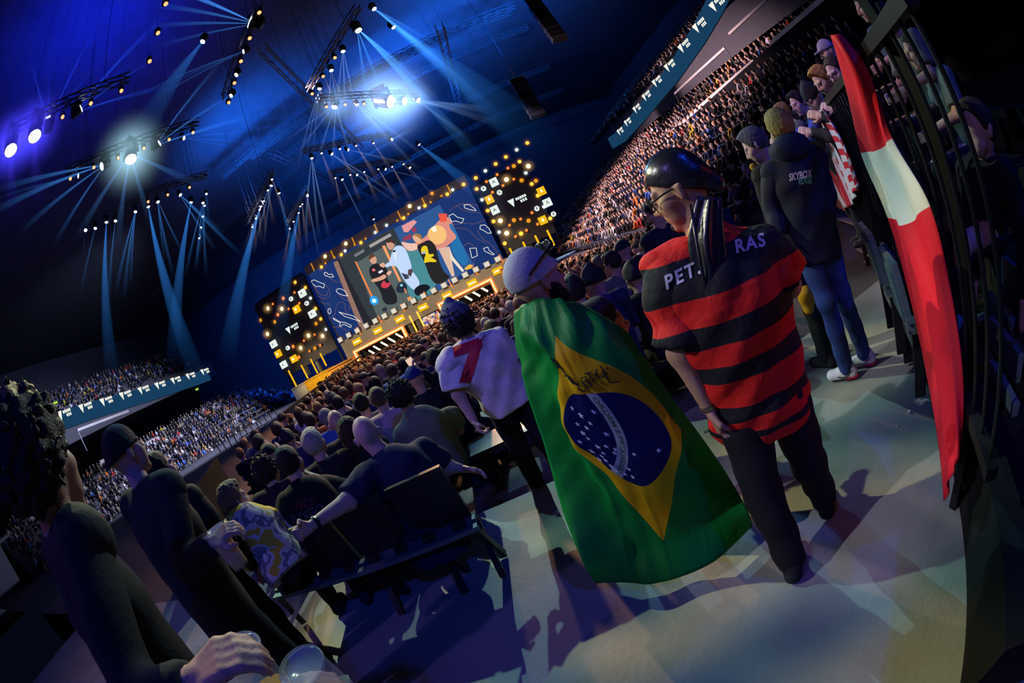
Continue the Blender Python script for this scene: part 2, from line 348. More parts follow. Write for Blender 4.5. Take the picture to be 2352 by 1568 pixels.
for k, (x0, y0, x1, y1_) in enumerate([(1213, -10, 1195, 160), (1188, 185, 1182, 285)]):
    a = PZ(x0, y0, 19) if k == 0 else H(x0, y0, 30); b = None
    root = tag(new_obj('line_array_speaker', None, loc=a), ['long hanging line array of dark speakers nearest the camera', 'shorter hanging line array of dark speakers above the right light tower'][k], 'speaker')
    n = 11 if k == 0 else 8
    for i in range(n):
        t = i / n; p = a + Vector((0, -.15 * t * t * 2, -.46 * i)); R = Matrix.Rotation(-.03 * i, 3, 'X')
        MB().box(p, (1.1, .5, .40), R).build('cabinet', M['black'] if i % 2 else M['plastic'], root, a)
    MB().bar(a + Vector((0, 0, .19)), Vector((a.x, a.y, 24.98)), .04).build('hoist_chain', M['black'], root, a)

# ================================================================== the stage
SP0 = Vector((ST_A.x, ST_A.y, 0))
def sp(x, y, off=0.):       # picture point -> (along, up) on the stage plane moved `off` metres towards the hall
    d = pdir(x, y); o = SP0 + SN * off; t = (o - EYE).dot(SN) / d.dot(SN); p = EYE + d * t
    return (p - SP0).dot(SU), p.z
def s3(u, z, off=0.): return Vector((SP0.x, SP0.y, 0)) + SU * u + SN * off + Vector((0, 0, z))
SR = Matrix((SU, SN, Vector((0, 0, 1)))).transposed()      # columns: along, towards hall, up
def sbox(mb, u0, u1, z0, z1, o0, o1, mi=0):
    return mb.box(s3((u0 + u1) / 2, (z0 + z1) / 2, (o0 + o1) / 2), (u1 - u0, o1 - o0, z1 - z0), SR, mi)
def spoly(pts, off, z=False):
    return [s3(*p, off) for p in pts]
_c = [sp(705, 632), sp(1075, 425), sp(785, 783), sp(1160, 600)]
U0 = (_c[0][0] + _c[2][0]) / 2; U1 = (_c[1][0] + _c[3][0]) / 2; Z1 = (_c[0][1] + _c[1][1]) / 2; Z0 = (_c[2][1] + _c[3][1]) / 2
base = s3((U0 + U1) / 2, -1.7)
# main screen with its picture
scr = tag(new_obj('stage_screen', None, loc=base), 'giant video screen showing three men above the stage', 'led screen')
b_ = MB(); sbox(b_, U0, U1, Z0, Z1, -.4, 0); b_.build('panel', M['stagedark'], scr, base)
HDR = .95
b_ = MB(); sbox(b_, U0 - .1, U1 + .1, Z1 - .02, Z1 + HDR, -.5, .25); b_.build('header', M['stagegrey'], scr, base)
def cpic(x, y): return 780 + x / 6.349, 500 + y / 6.349
def cpic4(x, y): return 700 + x / 4.704, 560 + y / 4.704
PIC = MB(); PICC = []
def chaikin(q, n=2, close=True):
    for _ in range(n):
        o = []; m = len(q)
        for i in range(m if close else m - 1):
            a, c = q[i], q[(i + 1) % m]; o += [(a[0] * .75 + c[0] * .25, a[1] * .75 + c[1] * .25), (a[0] * .25 + c[0] * .75, a[1] * .25 + c[1] * .75)]
        q = o if close else [q[0]] + o + [q[-1]]
    return q
def poly(pts, col, lay, conv=None):
    q = [conv(*p) if conv else p for p in pts]
    if len(q) > 5 and lay > 3: q = chaikin(q)
    uz = [sp(*p) for p in q]
    uz = [(min(max(u, U0), U1), min(max(z, Z0), Z1)) for u, z in uz]
    PIC.add(spoly(uz, .012 + .006 * lay), [tuple(range(len(uz)))]); PICC.append(col)
blue = (.012, .035, .16)
poly([(705, 632), (1075, 425), (1160, 600), (785, 783)], blue, 0)
# live picture
poly([(772, 596), (905, 522), (985, 690), (850, 765)], (.035, .045, .055), 1)
poly([(818, 604), (905, 553), (975, 690), (870, 735)], (.10, .13, .13), 2)
poly([(905, 525), (1010, 470), (1090, 610), (985, 690)], (.03, .10, .30), 2)
poly([(905, 575), (985, 560), (1010, 640), (985, 690), (945, 690)], (.07, .26, .30), 3)
poly([(770, 598), (778, 594), (865, 760), (850, 768)], (.02, .02, .03), 3)
# pale / rose frame on the left and blue side field
poly([(766, 603), (776, 598), (848, 770), (835, 770)], (.30, .17, .13), 4)
# artwork on the right
W_ = lambda pts, col, l: poly(pts, col, l, cpic)
W_([(870, 340), (1000, 380), (1150, 360), (1330, 200), (1420, 60), (1560, -40), (1640, 60), (1730, 290), (1640, 350), (1500, 470), (1300, 470), (1100, 460), (1000, 500)], (.75, .28, .22), 4)
W_([(905, 120), (1080, 30), (1130, 60), (1000, 210), (940, 210)], (.80, .33, .33), 4)
W_([(920, 290), (1040, 230), (1060, 300), (930, 350)], (.30, .05, .10), 5)
W_([(1040, 160), (1110, 130), (1130, 190), (1070, 220)], (.30, .05, .10), 5)
W_([(1440, -60), (1570, -60), (1560, 60), (1470, 60)], (.85, .10, .06), 5)
W_([(1300, 170), (1400, 100), (1520, 130), (1570, 240), (1540, 350), (1420, 400), (1330, 350), (1280, 250)], (.95, .55, .20), 6)
W_([(1330, 160), (1400, 110), (1420, 200), (1360, 200)], (1.0, .9, .75), 7)
W_([(1440, 450), (1600, 420), (1680, 840), (1640, 860)], (.75, .50, .38), 5)
W_([(1600, 420), (1650, 560), (1820, 770), (1790, 790), (1620, 600)], (.85, .75, .62), 6)
W_([(1580, 120), (1640, 60), (1780, 380), (1900, 640), (1800, 720), (1650, 520), (1620, 350), (1730, 290)], (.02, .17, .42), 5)
W_([(1820, 740), (1890, 680), (1950, 690), (1920, 740), (1840, 760)], (.95, .50, .05), 7)
W_([(890, 340), (1000, 370), (1150, 380), (1130, 470), (1010, 490), (930, 400)], (.85, .55, .45), 5)
# glowing tubes in the picture
W_([(225, 640), (245, 632), (490, 1150), (470, 1165)], (1.0, .25, .06), 5); W_([(620, 410), (660, 400), (900, 920), (870, 930)], (1.0, .36, .14), 5)
W_([(430, 400), (740, 225), (760, 265), (450, 440)], (.40, .36, .36), 5)
W_([(210, 540), (350, 455), (370, 490), (230, 575)], (.18, .20, .22), 5)
# left man, dark printed shirt
W_([(430, 740), (470, 690), (560, 660), (660, 700), (720, 790), (690, 880), (740, 950), (800, 1040), (850, 1170), (830, 1260), (650, 1270), (600, 1060), (500, 930), (440, 830)], (.018, .018, .025), 8)
W_([(440, 620), (430, 575), (480, 535), (530, 560), (550, 620), (530, 670), (470, 670)], (.70, .36, .24), 9)
W_([(425, 590), (440, 540), (500, 525), (530, 565), (470, 580), (445, 620)], (.12, .05, .03), 10)
W_([(455, 900), (600, 860), (640, 820), (690, 840), (680, 880), (590, 920), (480, 940)], (.75, .38, .26), 10)
W_([(690, 800), (720, 770), (770, 780), (730, 840), (690, 830)], (.8, .45, .33), 10)
W_([(600, 980), (650, 900), (690, 960), (750, 930), (740, 990), (680, 1030), (620, 1020)], (.65, .05, .08), 10)
W_([(470, 750), (510, 735), (530, 770), (490, 785)], (.8, .15, .2), 10); W_([(560, 790), (620, 755), (640, 780), (590, 815)], (.8, .8, .85), 10)
# middle man, pale blue suit
W_([(660, 680), (740, 640), (760, 500), (820, 400), (930, 410), (990, 500), (1060, 720), (1040, 780), (1090, 800), (1190, 960), (1100, 1085), (930, 900), (840, 700), (740, 700), (680, 730)], (.55, .70, 1.0), 9)
W_([(680, 350), (720, 310), (790, 330), (810, 400), (770, 470), (720, 465), (690, 400)], (.65, .33, .22), 10)
W_([(675, 350), (700, 310), (760, 305), (810, 350), (805, 395), (760, 350), (700, 370)], (.06, .03, .03), 11)
W_([(580, 680), (640, 650), (680, 690), (650, 730), (600, 710)], (.75, .40, .28), 11)
W_([(775, 480), (820, 465), (815, 500), (780, 505)], (.02, .02, .03), 11); W_([(790, 490), (820, 490), (830, 640), (800, 560)], (.9, .9, .95), 10)
W_([(1000, 760), (1050, 740), (1070, 780), (1040, 860), (1000, 830)], (.10, .06, .06), 11)
W_([(900, 800), (1000, 830), (1020, 880), (960, 900)], (.05, .06, .1), 10)
# right man, black and yellow shirt
W_([(1125, 400), (1200, 370), (1310, 310), (1400, 400), (1420, 480), (1450, 620), (1520, 800), (1640, 860), (1440, 990), (1330, 900), (1230, 620), (1160, 500)], (.022, .02, .022), 9)
W_([(1065, 260), (1110, 225), (1180, 240), (1210, 330), (1170, 380), (1100, 350), (1070, 300)], (.80, .45, .26), 10)
W_([(1060, 250), (1110, 220), (1190, 240), (1215, 330), (1180, 310), (1130, 270)], (.35, .18, .06), 11)
W_([(1200, 420), (1260, 400), (1290, 440), (1300, 540), (1370, 520), (1380, 560), (1310, 580), (1260, 640), (1230, 600), (1270, 520), (1180, 500)], (.85, .62, .02), 10)
W_([(1230, 620), (1300, 560), (1420, 620), (1410, 650), (1300, 640), (1240, 665)], (.85, .62, .02), 10)
W_([(1190, 500), (1250, 480), (1260, 520), (1200, 530)], (.5, .5, .5), 11)
# foreground of the picture
W_([(820, 1040), (860, 950), (930, 930), (990, 980), (980, 1060), (920, 1100), (850, 1090)], (.02, .03, .05), 12); W_([(880, 980), (910, 960), (930, 985), (905, 1005)], (.3, .8, 1.0), 13)
W_([(940, 1030), (955, 1025), (985, 1090), (965, 1100)], (1, .3, .1), 13)
W_([(1080, 1060), (1140, 990), (1250, 960), (1350, 1010), (1200, 1130), (1120, 1140)], (.01, .012, .02), 12)
W_([(440, 1160), (500, 1130), (560, 1160), (580, 1230), (520, 1280), (450, 1250)], (.02, .35, .9), 12); W_([(475, 1190), (505, 1170), (540, 1190), (545, 1225), (505, 1245), (475, 1225)], (.7, .95, 1.0), 13)
W_([(985, 1170), (1040, 1140), (1065, 1180), (1010, 1215)], (.9, .35, .08), 13)
W_([(620, 1330), (660, 1300), (700, 1310), (690, 1360), (640, 1370)], (.03, .03, .05), 13)
me = mesh('picture', [v - base for v in map(Vector, PIC.v)], PIC.f, M['screen'])
ca = me.color_attributes.new('Col', 'FLOAT_COLOR', 'CORNER'); k = 0
for p, c in zip(me.polygons, PICC):
    for li in p.loop_indices: ca.data[li].color = (*c, 1)
new_obj('picture', me, scr)
# outline drawings and contour lines on the blue side fields
M['g_line'] = glow('drawing_line_white', (.95, .93, .85), .95); M['g_curve'] = glow('contour_line_rose', (.30, .17, .26), .5)
def outline(pts, conv, m, nm, w=.055, close=True):
    q = [sp(*p) for p in chaikin([conv(*p) for p in pts], 0 if close else 3, close)]; q = [s3(min(max(u, U0), U1), min(max(z, Z0), Z1), .06) for u, z in q]
    if close: q.append(q[0])
    b_ = MB()
    for a, c in zip(q, q[1:]):
        if (c - a).length > 1e-3: b_.bar(a, c, .02, w)
    return b_.build(nm, m, scr, base)
L_ = lambda x, y: (580 + x / 4.48, 600 + y / 4.48)
R_ = lambda x, y: (560 + x / 3.015, 300 + y / 3.015)
for pts in ([(740, 115), (760, 112), (785, 135), (820, 130), (838, 160), (800, 162), (760, 150), (740, 135)],
            [(600, 205), (640, 190), (690, 215), (745, 235), (735, 275), (690, 255), (660, 260), (620, 235)],
            [(862, 300), (880, 280), (920, 285), (960, 310), (985, 355), (940, 350), (900, 335), (875, 320)],
            [(780, 490), (800, 485), (812, 520), (795, 542), (778, 520)],
            [(890, 520), (960, 540), (1040, 560), (1115, 620), (1060, 600), (950, 565)],
            [(832, 580), (900, 620), (960, 630), (1022, 660), (1010, 680), (940, 645), (905, 670), (895, 660), (910, 635), (840, 598)]):
    outline(pts, L_, M['g_line'], 'drawing')
for pts in ([(1525, 515), (1560, 512), (1600, 540), (1608, 555), (1560, 545), (1530, 535)], [(1420, 590), (1450, 575), (1480, 600), (1525, 610), (1510, 640), (1470, 625), (1440, 630)],
            [(1640, 655), (1670, 652), (1700, 680), (1722, 705), (1690, 710), (1660, 690), (1635, 680)], [(1565, 815), (1610, 812), (1618, 865), (1580, 882)],
            [(1660, 815), (1690, 805), (1700, 830), (1735, 855), (1725, 860), (1670, 835)]):
    outline(pts, R_, M['g_line'], 'drawing')
for pts, cv in (([(600, 220), (640, 330), (720, 390), (800, 370), (800, 290), (740, 230)], L_), ([(640, 260), (690, 340), (770, 360), (780, 300)], L_), ([(680, 400), (740, 440), (800, 430), (800, 500)], L_), ([(790, 590), (850, 560), (870, 420), (960, 420), (950, 500), (1010, 560)], L_), ([(820, 680), (900, 670), (970, 700), (985, 780)], L_), ([(890, 340), (940, 390), (1020, 420), (990, 500)], L_), ([(760, 130), (820, 200), (920, 220)], L_),
                ([(1420, 560), (1480, 510), (1560, 505), (1630, 520)], R_), ([(1440, 650), (1540, 640), (1600, 650), (1680, 610)], R_), ([(1440, 670), (1560, 680), (1600, 740), (1680, 780)], R_), ([(1620, 690), (1640, 740), (1720, 790), (1760, 850)], R_), ([(1520, 800), (1560, 770), (1590, 800)], R_), ([(1600, 890), (1590, 940)], R_), ([(1470, 520), (1540, 560), (1640, 570)], R_)):
    outline(pts, cv, M['g_curve'], 'contour_line', .05, False)
# lamps and orange tubes on the header
HG = []
for x, y, k in [(565, 870, 'W'), (540, 943, 'A'), (677, 858, 'A'), (630, 878, 's'), (567, 917, 's'), (708, 782, 'W'), (813, 775, 'A'), (770, 790, 's'), (845, 747, 's'), (703, 832, 'w'), (1150, 523, 'W'), (1108, 605, 'A'), (1065, 622, 's'), (1140, 577, 's'), (990, 655, 'w'), (912, 705, 'w'), (1255, 520, 'A'), (1305, 435, 'o'), (1295, 495, 's'), (1215, 535, 'w'), (1410, 440, 'A'), (1370, 452, 's'), (1447, 410, 'w'), (1523, 373, 'A')]:
    u, z = sp(*R_(x, y), .3); r = {'W': .22, 'A': .2, 's': .12, 'w': .16, 'o': .18}[k]
    p = s3(u, z, .32); HG.append((p + SN * .1, r * 3.2, (1, .45, .08) if k in 'WAso' else (.7, .9, 1), 1.0))
    lm = MB().lathe([(r * 1.05, -.25), (r * 1.1, 0), (r, .03)], p, SN, 12).build('header_lamp', M['plastic'], scr, base)
    MB().lathe([(r * .92, .031), (r * .6, .09), (.01, .11)], p, SN, 12).build('bulb', M[{'W': 'g_warm', 'A': 'g_amber', 's': 'g_dim', 'w': 'g_white', 'o': 'g_orange'}[k]], lm, base)
n = 7
for i in range(n):
    u = U0 + (U1 - U0) * (i + .35) / n
    MB().tube([s3(u, Z1 - .05, .3), s3(u, Z1 + HDR * .9, .3)], .05, 6).build('orange_tube', M['g_dim'], scr, base)

# lower fascia with soft boxes, orange plates and two player booths
sb = tag(new_obj('stage', None, loc=base), 'grey stage front with two neon-edged player booths', 'stage')
FZ1 = Z0 + .1; FZ0 = -2.2
bl = [sp(816, 809, .4), sp(923, 749, .4), sp(941, 792, .4), sp(835, 847, .4)]
br = [sp(1009, 700, .4), sp(1126, 640, .4), sp(1141, 671, .4), sp(1030, 735, .4)]
def rect(q): return min(q[0][0], q[3][0]), max(q[1][0], q[2][0]), (q[2][1] + q[3][1]) / 2 - .8, (q[0][1] + q[1][1]) / 2
BL_, BR_ = rect(bl), rect(br)
cu0, cu1 = BL_[1], BR_[0]
FW0, FW1 = U0 + .1, U1 + .3
f_ = MB()
sbox(f_, FW0, FW1, BL_[3], FZ1, -.6, .35)                                  # lintel
sbox(f_, FW0, BL_[0], FZ0, BL_[3], -.6, .35); sbox(f_, BR_[1], FW1, FZ0, BL_[3], -.6, .35)
f_.build('fascia', M['stagegrey'], sb, base)
f_ = MB(); sbox(f_, FW0, FW1, FZ0, BL_[3] + .2, -3.2, -3.0); sbox(f_, FW0, FW1, BL_[3], BL_[3] + .1, -3.2, -.6); f_.build('booth_back', M['stagedark'], sb, base)
for q in (BL_, BR_):
    nb = MB(); t = .17
    sbox(nb, q[0] - t, q[1] + t, q[3] - t, q[3] + t, .3, .55); sbox(nb, q[0] - t, q[0] + t, q[2], q[3], .3, .55); sbox(nb, q[1] - t, q[1] + t, q[2], q[3], .3, .55)
    fr = nb.build('neon_frame', M['g_neon'], sb, base)
    nb = MB(); t = .06
    sbox(nb, q[0] - t, q[1] + t, q[3] - t, q[3] + t, .55, .6); sbox(nb, q[0] - t, q[0] + t, q[2], q[3], .55, .6); sbox(nb, q[1] - t, q[1] + t, q[2], q[3], .55, .6)
    nb.build('neon_core', M['g_neoncore'], fr, base)
for pts in ([(735, 1170), (785, 1125), (865, 1080), (940, 1035), (1025, 990)], [(1590, 665), (1680, 630), (1770, 585), (1855, 540), (1940, 490)]):
    for x, y in pts:
        u, z = sp(*cpic4(x, y), -.5); u2, z2 = sp(*cpic4(x + 40, y + 22), -.5)
        MB().tube([s3(2 * u - u2, 2 * z - z2, -.4), s3(u2, z2, -.4)], .10, 8).build('tube_light', M['g_tube'], sb, base)
for i in range(17):
    u = FW0 + (FW1 - FW0) * (i + .3) / 17
    b_ = MB(); sbox(b_, u - .3, u + .3, FZ1 - .05, FZ1 + .5, .1, .6); bx = b_.build('soft_light_box', M['stagegrey'], sb, base)
    b_ = MB(); sbox(b_, u - .24, u + .24, FZ1 + .02, FZ1 + .44, .6, .63); b_.build('diffuser', M['g_box'], bx, base)
for i in range(7):
    u = FW0 + (FW1 - FW0) * (i + .72) / 7.2; z = FZ1 - .75
    b_ = MB(); sbox(b_, u - .5, u + .5, z - .3, z + .3, .35, .45); pl = b_.build('orange_plate', M['g_yellow'], sb, base)
    b_ = MB(); sbox(b_, u - .36, u + .36, z - .06, z + .06, .45, .47); b_.build('plate_line', M['g_tube'], pl, base)
    b_ = MB(); b_.tube([s3(u + .8, FZ1 - .3, .42), s3(u + .8, FZ1 + .55, .65)], .05, 6); b_.build('orange_tube', M['g_neon'], sb, base)
# centre: pillars with lit poles, and a patchwork poster
for x, y, x2, y2 in [(940, 725, 963, 775), (957, 715, 985, 770)]:
    u, z = sp(x, y, .5); MB().tube([s3(u, z, .5), s3(u, -1.6, .5)], .09, 8).build('lit_pole', M['g_amber'], sb, base)
for k in range(3):
    u = cu0 + .7 + k * .9; b_ = MB(); sbox(b_, u - .2, u + .2, FZ0, BL_[3], -.3, .2); b_.build('pillar', M['steel'], sb, base)
po = MB(); pc = []; u0, u1 = cu1 - 2.3, cu1 - .35; z0, z1 = -1.3, BL_[3] - .1
r2 = random.Random(3)
for i in range(9):
    for j in range(9):
        a = [s3(u0 + (u1 - u0) * (i + dx + (r2.random() - .5) * .0) / 9, z0 + (z1 - z0) * (j + dz) / 9, .45) for dx, dz in ((0, 0), (1, 0), (1, 1), (0, 1))]
        po.add(a, [(0, 1, 2, 3)]); pc.append(r2.choice([(.95, .6, .5), (.9, .25, .12), (.95, .85, .75), (.12, .14, .4), (.8, .35, .1), (.95, .75, .65)]))
me = mesh('poster', [Vector(v) - base for v in po.v], po.f, attr_glow('poster_emissive', .8))  # poster emits its colours by itself
ca = me.color_attributes.new('Col', 'FLOAT_COLOR', 'CORNER')
for p, c in zip(me.polygons, pc):
    for li in p.loop_indices: ca.data[li].color = (*c, 1)
new_obj('poster', me, sb)

# light towers either side of the screen
GLOWS = []
def tower(label, conv, scale, bulbs, signs, logo, hexes, corners, poles, panel):
    q = [sp(*c, -.3) for c in corners]; uu = [a[0] for a in q]; zz = [a[1] for a in q]
    b0 = s3(sum(uu) / len(uu), -1.7)
    root = tag(new_obj('light_tower', None, loc=b0), label, 'light tower')
    u0, u1, z0, z1 = min(uu), max(uu), min(zz), max(zz)
    b_ = MB(); sbox(b_, u0, u1, z0, z1, -.7, -.35); b_.build('panel', M['stagedark'], root, b0)
    b_ = MB(); sbox(b_, u0 + .2, u1 - .2, z1, z1 + .25, -.7, -.35); b_.build('top_frame', M['black'], root, b0)
    for a_ in (u0, u1 - .15): b_ = MB(); sbox(b_, a_, a_ + .15, -1.7, z0, -.7, -.5); b_.build('tower_leg', M['black'], root, b0)
    for x, y, k in bulbs:
        u, z = sp(*conv(x, y)); r = {'W': .24, 'A': .22, 'o': .2, 'a': .2, 's': .14, 'w': .17, 'd': .22}[k]; p = s3(u, z, 0); GLOWS.append((p + SN * .1, r * (3.6 if k in 'WA' else 3.0), {'W': (1, .55, .16), 'A': (1, .42, .05), 'o': (1, .2, .03), 'a': (1, .36, .04), 's': (1, .2, .03), 'w': (.7, .9, 1), 'd': (.8, .3, .02)}[k], {'W': 1.3, 'd': .4, 's': .9}.get(k, .8)))
        lm = MB().lathe([(r * .7, -.42), (r, -.05), (r * 1.06, .02)], p, SN, 12).build('tower_lamp', M['plastic'], root, b0)
        MB().lathe([(r * .95, .021), (r * .7, .08), (.01, .12)], p, SN, 12).build('bulb', M[{'W': 'g_warm', 'A': 'g_amber', 'o': 'g_orange', 'a': 'g_amber', 's': 'g_orange', 'w': 'g_white', 'd': 'g_dim'}[k]], lm, b0)
    for x, y, k in signs:
        u, z = sp(*conv(x, y), .2); s = .38
        b_ = MB(); sbox(b_, u - s, u + s, z - s, z + s, -.2, .2); r_ = b_.build('sign_box', M['g_sign' if k == 'w' else 'g_yellow'], root, b0)
        vs, fs = TXT['A' if k == 'w' else 'B']
        MB().add([s3(u + v.x * s * 1.1, z + v.y * s * 1.1, .215) for v in vs], fs).build('emblem', M['print_black'] if k == 'w' else M['g_tube'], r_, b0)
    for x, y in hexes:
        u, z = sp(*conv(x, y), .15); s = .27
        hx = MB().lathe([(s, -.2), (s, 0)], s3(u, z, .15), SN, 6).build('hexagon_sign', M['g_sign'], root, b0)
        vs, fs = TXT['B']; MB().add([s3(u + v.x * s * 1.2, z + v.y * s * 1.2, .165) for v in vs], fs).build('emblem', M['print_black'], hx, b0)
    u, z = sp(*conv(*logo), -.3); lb = logo_mesh(.85); MB().add([s3(u + v[0], z + v[2], -.32) for v in lb.v], lb.f).build('logo', M['g_sign'], root, b0)
    for (x0, y0, x1, y1_) in poles:
        a = sp(*conv(x0, y0), .6); c = sp(*conv(x1, y1_), .6); um = (a[0] + c[0]) / 2
        MB().tube([s3(um, a[1], .6), s3(um, c[1], .6)], .10, 8).build('lit_pole', M['g_yellow'], root, b0)
    for (x0, y0, x1, y1_) in panel:
        a = sp(*conv(x0, y0), -.6); c = sp(*conv(x1, y1_), -.6); b_ = MB(); sbox(b_, a[0], c[0], min(a[1], c[1]), max(a[1], c[1]), -.8, -.6)
        b_.build('grey_panel', M['steel'], root, b0)
    return root
R3 = lambda x, y: (1060 + x / 5.227, 300 + y / 5.227)
tower('light tower with amber bulbs and square signs left of the screen', L_, 4.48,
      [(440, 215, 'a'), (545, 270, 'a'), (433, 320, 's'), (318, 380, 'o'), (210, 438, 's'), (160, 483, 'W'), (303, 488, 'W'), (372, 488, 's'), (262, 548, 'o'), (483, 430, 's'), (230, 622, 'd'), (85, 605, 'd'), (650, 485, 'a'), (703, 592, 'a'), (655, 640, 'd'), (155, 747, 'W'), (577, 763, 'W'), (640, 753, 's'), (722, 767, 'W'), (530, 815, 's'), (420, 875, 'o'), (498, 890, 'W'), (588, 922, 's'), (643, 893, 'd'), (697, 862, 's'), (478, 985, 'o'), (598, 378, 'w'), (755, 700, 'w')],
      [(503, 330, 'w'), (607, 543, 'w'), (207, 855, 'w'), (312, 1067, 'w'), (445, 495, 'y'), (255, 955, 'y'), (417, 1007, 'y')], (400, 695), [(392, 387), (553, 433), (358, 893)],
      [(605, 690), (700, 650), (775, 800), (655, 860)], [(370, 1120, 450, 1285), (500, 1065, 570, 1205), (595, 1005, 672, 1150), (695, 945, 760, 1075)], [(370, 1150, 470, 1290), (520, 1080, 600, 1160), (620, 1000, 730, 1130)])
tower('light tower with amber bulbs and square signs right of the screen', R3, 5.227,
      [(790, 148, 'a'), (533, 316, 'a'), (410, 400, 'a'), (172, 568, 'a'), (698, 372, 'a'), (628, 425, 'd'), (557, 450, 's'), (802, 427, 'W'), (428, 528, 's'), (300, 612, 's'), (540, 587, 'W'), (628, 583, 's'), (722, 597, 'd'), (893, 602, 'd'), (843, 640, 'a'), (498, 660, 's'), (372, 740, 's'), (182, 700, 'a'), (915, 780, 'a'), (315, 960, 'a'), (385, 1088, 'a'), (467, 1082, 'W'), (630, 1075, 'd'), (710, 1060, 's'), (805, 1080, 'd'), (577, 1135, 's'), (845, 985, 's'), (913, 1122, 's'), (1065, 1053, 'a'), (543, 1230, 'W'), (648, 1270, 's'), (715, 1235, 'A'), (780, 1195, 's'), (520, 1353, 'a'), (662, 230, 'w'), (287, 483, 'w'), (772, 508, 'w'), (247, 830, 'w'), (453, 1218, 'w'), (990, 913, 'w')],
      [(387, 615, 'w'), (398, 950, 'w'), (1033, 860, 'w'), (333, 823, 'y'), (960, 723, 'y'), (977, 1073, 'y')], (660, 845), [(263, 693), (455, 740), (905, 933), (1105, 1000)],
      [(1090, 430), (1185, 385), (1270, 515), (1165, 585)], [(575, 1410, 655, 1568), (735, 1335, 800, 1465), (875, 1260, 980, 1445), (1010, 1200, 1130, 1370)], [(600, 1420, 740, 1560), (760, 1330, 880, 1450)])

# shipping containers beside the stage
def container(label, corners, m, off, text=None, ribs=True, stripes=None):
    q = [sp(*c, off) for c in corners]; u0 = (q[0][0] + q[3][0]) / 2; u1 = (q[1][0] + q[2][0]) / 2; z0 = min(q[2][1], q[3][1]) - .6; z1 = max(q[0][1], q[1][1])
    b0 = s3((u0 + u1) / 2, z0, off); root = tag(new_obj('shipping_container', None, loc=b0), label, 'container')
    b_ = MB(); sbox(b_, u0, u1, z0, z1, off - 2.2, off - .08); b_.build('body', m, root, b0)
    n = max(3, int((u1 - u0) / .3))
    if ribs:
        for i in range(n):
            b_ = MB(); a = u0 + (u1 - u0) * i / n; sbox(b_, a + .02, a + (u1 - u0) / n * .55, z0 + .1, z1 - .1, off - .08, off); b_.build('rib', m, root, b0)
    for za in (z1 - .1, z0): b_ = MB(); sbox(b_, u0, u1, za, za + .1, off - .1, off + .03); b_.build('edge_rail', m, root, b0)
    if text:
        vs, fs = TXT[text]; s = (u1 - u0) * .2
        MB().add([s3(u0 + (u1 - u0) * .58 + v.x * s, (z0 + z1) / 2 + .55 + v.y * s, off + .02) for v in vs], fs).build('painted_writing', M['print_dark'], root, b0)
    return root
M['cyel'] = mat('container_yellow', (.75, .42, .02), .5, emit=(1, .5, .02), estr=0); M['cor'] = mat('container_orange', (.80, .34, .05), .5); M['cwh'] = mat('container_white', (.55, .56, .50), .5)
container('yellow corrugated container left of the stage', [(698, 877), (750, 851), (764, 883), (712, 904)], M['cyel'], 1.2)
container('orange container with dark painted writing beside the left booth', [(750, 851), (811, 824), (822, 857), (764, 883)], M['cor'], 1.2, 'MIR', False)
container('off-white corrugated container at the far left end of the stage', [(668, 895), (696, 879), (711, 904), (685, 924)], M['cwh'], 1.2)
container('orange container at the right end of the stage behind the grey cap', [(1150, 625), (1185, 600), (1195, 640), (1163, 655)], M['cor'], 1.2)
spot('container_lamp', s3(sp(740, 860)[0], 4.5, 6), s3(sp(750, 870)[0], .2, 0), 2600, (1, .72, .35), 70, .8, .1)
for k in range(3):
    spot('stage_front_lamp', s3(U0 + 2 + 8 * k, 6.5, 9), s3(U0 + 2 + 8 * k, .6, 0), 2600, (1, .80, .5), 80, .8, .2)
# lit bleacher rails on the far left and the black hand rail along the near block
for k in range(5):
    a = PX(540, 990, -20) + Vector((-.7 * k, 0, .42 * k - .6)); c = PX(648, 932, -20) + Vector((-.7 * k, 0, .42 * k - .6))
    b_ = MB(); b_.bar(a, c, .12, .06); r0 = tag(b_.build('bleacher_rail', M['steel'], origin=a), ['lowest', 'second lowest', 'middle', 'second highest', 'highest'][k] + ' of the warm-lit empty bleacher rails left of the crowd', 'rail', 'empty bleacher rails left of the crowd')
    for t_ in (.05, .5, .95): q_ = a.lerp(c, t_); MB().bar(q_, Vector((q_.x, q_.y, zfloor(q_.y))), .06).build('post', M['black'], r0, a)
b_ = MB(); p0 = PX(640, 957, -6); p1 = PX(830, 816, -6); b_.bar(p0, p1, .07); rail = b_.build('hand_rail', M['black'], origin=p0)
for k in range(7):
    p = p0.lerp(p1, (k + .2) / 7); MB().bar(p, Vector((p.x, p.y, zfloor(p.y))), .045).build('post', M['black'], rail, p0)
tag(rail, 'black hand rail slanting in front of the yellow container', 'rail')

